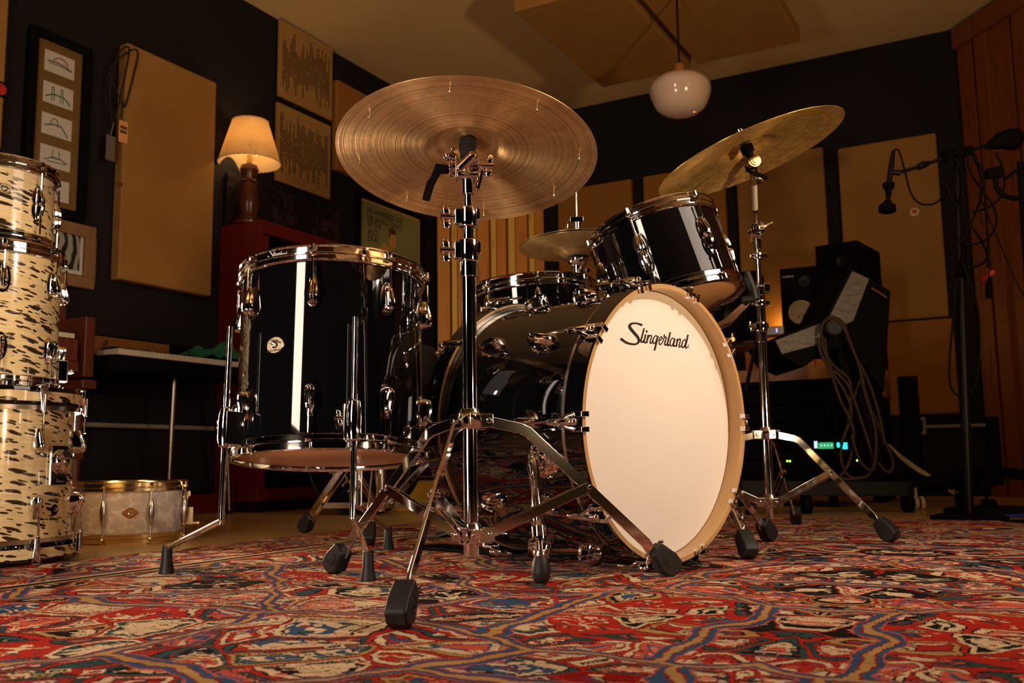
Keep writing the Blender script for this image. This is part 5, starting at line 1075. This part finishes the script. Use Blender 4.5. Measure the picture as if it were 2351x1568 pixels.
for i, px_ in enumerate((1840, 1848, 1858, 1866)):
    q = at(px_, 752, 5.42); b0 = V((q.x, q.y, .742)); o = MB().tube(catmull([(0, 0, 0), (.01, -.01, .12), (.02+.005*i, 0, .24), (.035, .05, .25)], 5), .004, 8).build('patch_cable', ('red_tape', 'green_cloth', 'cable_tan', 'red_tape')[i]); o.location = b0; tag(o, ('first red', 'dark green', 'tan', 'second red')[i]+' thin cable at the right end of the desk', 'cable', 'patch cables at the desk')
# warm clip lamp behind the desk (a small bare bulb the photo shows glowing) and the panel light
def bulb_lamp(px_, py_, Y, label, power, r=.012):
    q = at(px_, py_, Y); L_ = thing('desk_bulb', label, 'lamp', q); MB().ball((0, 0, 0), r, 12).build('bulb', simple('amber_bulb', (.5, .3, .1), .3, em=(1, .42, .08), ems=1.6), L_); MB().cyl((0, 0, r*.8), (0, 0, r*2.6), r*.6).build('socket', 'brass', L_)
bulb_lamp(1682, 779, 5.0, 'small glowing amber bulb under the desk shelf', 2)
# rack of gear under the desk
rk = thing('gear_rack', 'low black equipment rack on casters with glowing displays', 'equipment rack', BWM(2.02, 1.10, FL)); rw = 1.02
mb = MB(); mb.box((rw/2, -.22, .115), (rw+.10, .46, .07)); mb.box((rw/2, -.22, .63), (rw, .44, .02))
for x in (.01, rw-.01): mb.box((x, -.22, .39), (.02, .44, .48))
mb.build('rack_frame', 'black', rk, bevel=.003)
for i in range(5):
    u = MB(); u.box((rw/2, -.24, .195+.092*i), (rw-.06, .40, .082)); un = u.build('rack_unit', 'black', rk, bevel=.002)
    kn = MB()
    for j in range(14): kn.cyl((.10+j*.06, -.441, .195+.092*i), (.10+j*.06, -.452, .195+.092*i), .008, seg=10)
    kn.build('knobs', 'black', un)
def facept(px_, py_, off): return (BWM(2.02, 1.10, FL).inverted() @ onplane(px_, py_, BW(0, 1.10+off, 0), NB))
def face(px0, py0, px1, py1, name, mat, off=.4535):
    a, b = facept(px0, py0, off), facept(px1, py1, off); MB().box(((a.x+b.x)/2, a.y, (a.z+b.z)/2), (abs(b.x-a.x), .003, abs(b.z-a.z))).build(name, mat, rk)
face(1869, 1013, 1877, 1029, 'display', 'led_white'); face(1879, 1016, 1914, 1030, 'display', 'led_green2'); face(1921, 1016, 1931, 1027, 'display', 'led_cyan'); face(1934, 1016, 1946, 1031, 'display', 'led_cyan')
for i in range(4): face(1884+8*i, 1021, 1887+8*i, 1024, 'display_mark', 'led_white', .455)
for px_, py_, mt in ((1807.5, 1058.5, 'led_green'), (1813.5, 1058.5, 'led_green'), (1968, 1057, 'led_green'), (1971.5, 1057, 'led_green'), (1977, 1057, 'led_green'), (1983, 1057, 'led_red'), (1980, 1068, 'led_red')):
    q = facept(px_, py_, .453); MB().ball(tuple(q), .0045 if py_ < 1060 else .003, 8).build('indicator_light', mt, rk)
for x in (.04, rw-.04, rw*.5):
    mb = MB(); mb.cyl((x-.015, -.40, .040), (x+.015, -.40, .040), .040, seg=24); mb.box((x, -.40, .075), (.04, .06, .02)); mb.build('caster', 'black', rk)
# tilted console with grey grained side panels
Yc = 4.25
def pxz(x, y, Y=Yc): return at(x, y, Y)
cbase = onz(1985, 1168, FL); tc = thing('tilted_console', 'black tilting console with grey wood grain side panels, a round knob and hanging cables', 'console', V((pxz(1985, 900).x, Yc, FL)))
org = tc.matrix_world.translation.copy() if False else V((pxz(1985, 900).x, Yc, FL)); 
def wedge(poly_px, y0, y1, name, mat, shrink=1.0):
    c_ = [sum(p[0] for p in poly_px)/len(poly_px), sum(p[1] for p in poly_px)/len(poly_px)]
    pts = [pxz(c_[0]+(x-c_[0])*shrink, c_[1]+(y-c_[1])*shrink)-org for x, y in poly_px]; n = len(pts)
    mb = MB(); mb.add([V((p.x, y0, p.z)) for p in pts]+[V((p.x, y1, p.z)) for p in pts], [tuple(range(n)), tuple(range(2*n-1, n-1, -1))]+[(i, n+i, n+(i+1) % n, (i+1) % n) for i in range(n)]); return mb.build(name, mat, tc, bevel=.003)
wedge([(1772, 778), (1895, 728), (1905, 800), (1845, 843), (1795, 820)], 0.0, .45, 'lower_body', 'black')
wedge([(1896, 728), (1952, 614), (2045, 668), (2030, 900), (1960, 800), (1905, 800)], 0.0, .45, 'upper_body', 'black')
wedge([(1778, 782), (1881, 743), (1887, 789), (1794, 814)], -.012, -.001, 'lower_side_panel', 'grey_grain')
wedge([(1903, 726), (1955, 623), (1994, 641), (1957, 738), (1930, 750)], -.012, -.001, 'upper_side_panel', 'grey_grain')
mb = MB(); kc = pxz(1907, 754)-org; mb.lathe([(.0, .040), (.034, .040), (.042, .034), (.044, .004), (.030, 0), (.030, -.05)], 12, MX.Translation((kc.x, -.02, kc.z)) @ MX.Rotation(PI/2, 4, 'X')); mb.build('round_knob', 'rubber', tc, bevel=.002)
mb = MB(); pa_, pb_ = pxz(1945, 800)-org, pxz(2022, 1100)-org; mb.bar([V((pa_.x, .06, pa_.z)), V((pb_.x, .06, pb_.z))], .08, .08, (0, 1, 0)); pa_, pb_ = pxz(2025, 760)-org, pxz(2050, 1100)-org; mb.bar([V((pa_.x, .12, pa_.z)), V((pb_.x, .12, pb_.z))], .04, .04, (0, 1, 0)); mb.build('post', 'black', tc, bevel=.004)
mb = MB(); pa_, pb_ = pxz(1700, 1120)-org, pxz(2090, 1122)-org; mb.bar([V((pa_.x, .0, pa_.z)), V((pb_.x, .0, pb_.z))], .065, .06, (0, 1, 0)); mb.build('base_beam', 'dark_gray', tc, bevel=.004)
for x_ in (1722, 1850, 2082):
    q = pxz(x_, 1130)-org; mb = MB(); mb.cyl((q.x-.016, 0, .042), (q.x+.016, 0, .042), .042, seg=24); mb.box((q.x, 0, .085), (.035, .05, .02)); mb.build('caster', 'black', tc)
mb = MB(); pts = [pxz(x, y)-org for x, y in ((1997, 662), (2014, 672), (2032, 684))]; mb.tube([V((p.x, -.015, p.z)) for p in pts], .006, 8); mb.build('edge_strip', 'brass', tc)
def hang(pts, Y, r, mat, label, group=None, closed=False, cat='cable', name='cable', k=7, zmin=None):
    P_ = [at(*p[:2], Y if len(p) < 3 else p[2]) for p in pts]
    if zmin is not None:
        for p in P_: p.z = max(p.z, zmin)
    b = P_[0].copy(); o = MB().tube(catmull([p-b for p in P_], k, closed), r, 8, closed=closed).build(name, mat, ang=60); o.location = b; return tag(o, label, cat, group)
cg = 'brown cables looped over the console knob'; lab = 'one of the brown cables looped over the console knob'
Yk = 4.19
for i, pts in enumerate((
    [(1885, 770), (1888, 745), (1907, 730), (1930, 742), (1945, 770), (1972, 840), (1985, 900), (2010, 990), (2005, 1075), (1975, 1060), (1955, 1000)],
    [(1882, 765), (1892, 738), (1912, 728), (1938, 745), (1952, 790), (1995, 880), (2020, 960), (2030, 1020)],
    [(1880, 775), (1884, 810), (1905, 850), (1930, 920), (1950, 960), (1960, 1000), (1950, 1060), (1930, 1095), (1945, 1100), (1990, 1095)],
    [(1888, 770), (1890, 800), (1915, 860), (1940, 900), (1955, 950), (1935, 1010), (1930, 1050), (1945, 1090), (1980, 1098), (2005, 1070), (1995, 1020), (1975, 960), (1950, 890), (1915, 850)],
    [(1893, 775), (1900, 820), (1920, 845), (1948, 870), (1953, 910), (1945, 980), (1930, 1020)],
    [(1945, 765), (1965, 820), (1980, 850), (1965, 900), (1955, 930)],
    [(1950, 770), (1975, 850), (1998, 930), (2030, 1010), (2050, 1060), (2040, 1085), (2015, 1062)])):
    hang(pts, Yk+.012*i, .0068, 'cable_brown', lab, cg)
for i in range(5): hang([(2040+6*i, 1020+6*i), (2075+8*i, 1058+4*i), (2118+9*i, 1088+4*i)], 4.5+.03*i, .006, 'cable_tan', 'one of the pale cables fanning out behind the console', 'pale cables behind the console')
for i in range(2): hang([(2178+10*i, 1125), (2200+6*i, 1140), (2222-8*i, 1148)], 4.75, .008, 'cable_tan', 'one of two pale cable ends on the floor behind the stool base', 'pale cable ends on the floor', zmin=FL+.008)
q = BWM(3.30, .55, FL); o = MB().box((0, 0, .34), (.09, .06, .68)).build('black_post', 'black', bevel=.003); o.matrix_world = MX.Translation(V((at(2092, 1000, 5.2).x, 5.2, FL))); tag(o, 'square black post standing in front of the lowest brown panel', 'post')
hang([(1745, 700, 4.5), (1735, 790, 4.5), (1722, 850, 4.4), (1712, 900, 4.3)], 4.4, .009, 'black_metal', 'thin dark boom arm behind the tall cymbal stand', cat='stand', name='boom_arm')
# --- mic stand with boom at the right
Ym = 3.75; fm = onz(2262, 1176, FL); ms = thing('mic_stand', 'black boom mic stand with a round weight and hanging cables at the right', 'stand', V((at(2208, 1000, Ym).x, Ym, FL)), None); og = V((at(2208, 1000, Ym).x, Ym, FL))
def mp(x, y, Y=Ym): return at(x, y, Y)-og
mb = MB(); mb.tube([V((mp(2222, 1150).x, 0, .02)), mp(2210, 760), mp(2206, 640)], .0185, 16); mb.tube([mp(2206, 700), mp(2196, 365)], .013, 14); mb.build('pole', 'black_metal', ms)
mb = MB(); mb.tube([mp(2211, 560), mp(2205, 640)], [.016, .022], 16); mb.build('height_clutch', 'black', ms)
mb = MB(); mb.lathe([(0, 0), (.14, 0), (.14, .012), (.11, .020), (.02, .024), (0, .03)], 40, MX.Translation((mp(2222, 1150).x, 0, 0))); mb.build('round_base', 'black', ms)
mb = MB(); mb.tube([mp(2060, 397), mp(2112, 382)], .0075, 12); mb.tube([mp(2108, 384), mp(2120, 378), mp(2132, 374)], [.013, .016, .010], 14); mb.tube([mp(2130, 375), mp(2300, 323)], .0075, 12); mb.build('boom', 'black_metal', ms)
mb = MB(); mb.tube([mp(2165, 360), mp(2230, 345)], [.024, .020], 16); mb.cyl(mp(2196, 352)+V((0, -.03, 0)), mp(2196, 352)+V((0, .03, 0)), .026); mb.build('boom_clutch', 'black', ms)
wt = MB(); pts = [(2262, 338), (2275, 333), (2295, 324), (2315, 320), (2332, 320), (2342, 322), (2344, 322)]; wt.tube([mp(*p) for p in pts], [.010, .020, .034, .044, .045, .034, .004], 24); wt.build('counterweight', 'black', ms)
# overhead mic hanging from the boom
mo = at(2040, 485, Ym); mc = thing('microphone', 'black microphone pointing down from the end of the long boom', 'microphone', mo)
def mq(x, y): return at(x, y, Ym)-mo
mb = MB(); mb.tube([mq(2051, 347), mq(2047, 375), mq(2041, 420)], [.008, .011, .011], 14); mb.tube([mq(2041, 395), mq(2066, 397)], [.010, .012], 12); mb.build('body', 'black_metal', mc)
mb = MB(); mb.tube([mq(2040, 421), mq(2040, 428), mq(2040, 434)], [.024, .024, .018], 20); mb.tube([mq(2040, 434), mq(2040, 445), mq(2039, 458)], [.014, .012, .007], 16); mb.tube([mq(2039, 456), mq(2038, 464), mq(2037, 470)], [.008, .016, .024], 18); mb.tube([mq(2037, 470), mq(2037, 474), mq(2037, 486), mq(2037, 488)], [.030, .034, .034, .028], 24); mb.build('capsule', 'black', mc)
# second mic arm at the frame edge
m2_ = at(2351, 460, 3.4); mc = thing('articulated_mic_stand', 'short black articulated mic arm at the right edge of the photo', 'stand', m2_)
def mr(x, y): return at(x, y, 3.4)-m2_
mb = MB(); mb.tube([mr(2265, 400), mr(2296, 395)], [.020, .024], 8); mb.tube([mr(2285, 405), mr(2287, 430), mr(2300, 448), mr(2325, 455), mr(2360, 455)], .0095, 12); mb.tube([mr(2305, 412), mr(2340, 388), mr(2360, 375)], .006, 10); mb.tube([mr(2342, 372), mr(2346, 440), mr(2352, 500), mr(2358, 620)], [.012, .012, .015, .012], 12); mb.tube([mr(2358, 600), V((mr(2360, 900).x, 0, FL-m2_.z))], .014, 12); mb.lathe([(0, 0), (.12, 0), (.12, .012), (0, .02)], 28, MX.Translation((mr(2360, 900).x, 0, FL-m2_.z))); mb.build('arm', 'black', mc)
Yq = Ym-.03
cgr = 'black cables hanging from the boom stand'
hang([(2050, 348), (2058, 343), (2066, 352), (2078, 395), (2090, 440), (2105, 462), (2125, 470), (2150, 465), (2172, 440), (2195, 395), (2205, 365)], Yq, .0042, 'cable', 'thin black mic cable drooping from the boom microphone')
cl_ = [[(2230, 350), (2250, 400), (2252, 450), (2235, 500), (2215, 540), (2205, 560)], [(2222, 352), (2225, 390), (2250, 430), (2278, 470), (2288, 510), (2270, 545), (2240, 560), (2212, 560)],
 [(2285, 350), (2300, 380), (2306, 420), (2295, 455), (2260, 480), (2225, 485), (2195, 470), (2175, 430), (2172, 390), (2185, 365)], [(2196, 365), (2212, 400), (2215, 430), (2200, 470)],
 [(2235, 352), (2258, 400), (2262, 450), (2266, 520), (2270, 640)], [(2245, 440), (2270, 500), (2300, 570), (2330, 640), (2351, 680)], [(2215, 500), (2245, 540), (2265, 580), (2262, 600), (2240, 612), (2212, 618)],
 [(2210, 600), (2225, 650), (2243, 700), (2249, 760), (2248, 830), (2240, 880), (2228, 905)], [(2195, 640), (2190, 720), (2182, 800), (2180, 870), (2190, 900), (2208, 912)]]
for i, pts in enumerate(cl_): 
    o = hang(pts, Yq-.01*(i % 3), .0048 if i != 5 else .003, 'cable', 'one of the black cables draped over the boom stand', cgr)
xl = at(2270, 640, Yq); xr = thing('cable_connector', 'black cable plug with red tape hanging beside the boom stand', 'connector', xl); mb = MB(); d_ = at(2271, 684, Yq)-xl; mb.tube([V(), d_*.35, d_], [.006, .013, .013], 14); mb.build('plug', 'black', xr)
mb = MB(); a_, b_ = at(2254, 644, Yq-.01)-xl, at(2283, 622, Yq-.01)-xl; mb.bar([a_, b_], .014, .002, (0, 1, 0)); a_, b_ = at(2268, 616, Yq-.012)-xl, at(2273, 634, Yq-.012)-xl; mb.bar([a_, b_], .014, .002, (0, 1, 0)); mb.build('red_tape', 'red_tape', xr)
# stool base at the right
sb = at(2290, 1120, 4.35); stl = thing('studio_chair_base', 'black five star chair base on casters at the lower right', 'chair base', V((sb.x, 4.35, FL)))
mb = MB(); mb.cyl((0, 0, .11), (0, 0, .42), .028)
for k in range(5):
    a = .35+k*2*PI/5; mb.bar([(.02*math.cos(a), .02*math.sin(a), .165), (.20*math.cos(a), .20*math.sin(a), .150), (.36*math.cos(a), .36*math.sin(a), .115)], [.05, .045, .03], .05, (-math.sin(a), math.cos(a), 0))
mb.build('star_base', 'black', stl, bevel=.006)
for k in range(5):
    a = .35+k*2*PI/5; x, y = .345*math.cos(a), .345*math.sin(a); mb = MB()
    for s in (-.014, .014): mb.cyl((x+s, y, .031), (x+s+.016, y, .031), .031, seg=20)
    mb.cyl((x, y, .05), (x, y, .12), .007); mb.build('caster', 'woofer' if k == 2 else 'black', stl)
# floor cables
def coil(c, r, n, mat, label, rad=.005, grp=None):
    P_ = []
    for i in range(n*14): a = 2*PI*i/14; rr_ = r*(1+.10*math.sin(i*.9)); P_.append(V((rr_*math.cos(a), rr_*.8*math.sin(a), rad+.0015*i/14*4+.003*math.sin(i))))
    o = MB().tube(catmull(P_, 3), rad, 8).build('cable_coil', mat, ang=60); o.location = V((c.x, c.y, FL+.002)); return tag(o, label, 'cable', grp)
coil(V((1.98, 3.98, 0)), .20, 4, 'cable', 'black cable coil on the floor beyond the rug'); o = coil(V((1.93, 3.82, 0)), .13, 2, 'cable_blue', 'blue cable loop on the floor at the right edge', .004)
# ------------------------------------------------------------------ lights
def area(name, loc, target, sx, sy, power, col, spread=None):
    l = bpy.data.lights.new(name, 'AREA'); l.shape = 'RECTANGLE'; l.size = sx; l.size_y = sy; l.energy = power; l.color = col
    if spread: l.spread = math.radians(spread)
    o = bpy.data.objects.new(name, l); C.objects.link(o); d = V(target)-V(loc); o.location = loc; o.rotation_euler = d.to_track_quat('-Z', 'Y').to_euler(); return o
def point(name, loc, power, col, r=.03):
    l = bpy.data.lights.new(name, 'POINT'); l.energy = power; l.color = col; l.shadow_soft_size = r; o = bpy.data.objects.new(name, l); C.objects.link(o); o.location = loc; return o
WARM = (1, .79, .62)
area('strip_softbox', (-1.56, .12, 1.45), (-.30, 2.1, .75), .44, 1.2, 18, WARM, 140)
area('side_softbox', (1.98, 1.50, 1.88), (.35, 2.2, .45), 1.2, .85, 7, WARM, 130)
area('key_lamp', (1.78, 1.28, 1.48), (.3, 2.1, .40), .11, .11, 10, WARM, 120)
area('low_fill', (-1.25, .60, .24), (-.75, 2.2, .60), .40, .30, 12, WARM, 140)  # unseen fill, added to brighten the crash underside and the left side
area('crash_back_fill', (-1.42, 2.95, .38), (-.08, 1.79, .84), .22, .22, 14, (1, .74, .48), 100)  # unseen light added behind the cream drums for highlights on the crash
area('ceiling_fill', (1.9, .3, .5), (.4, 3.6, 2.9), .2, .2, 26, (1, .64, .32), 110)  # unseen fill, added to keep the ceiling bright
point('table_lamp_light', LW(-2.665, .15, 1.556+.46), 10, (1, .63, .27), .03)
point('desk_lamp_light', BW(2.50, .16, 1.10), 2.4, (1, .50, .14), .04)
w = bpy.data.worlds.new('world'); bpy.context.scene.world = w; w.use_nodes = True; w.node_tree.nodes['Background'].inputs[0].default_value = (1, .6, .35, 1); w.node_tree.nodes['Background'].inputs[1].default_value = .01
vs_ = bpy.context.scene.view_settings; vs_.view_transform = 'Standard'; vs_.look = 'None'; vs_.exposure = 0.0; vs_.gamma = 1; vs_.use_curve_mapping = False
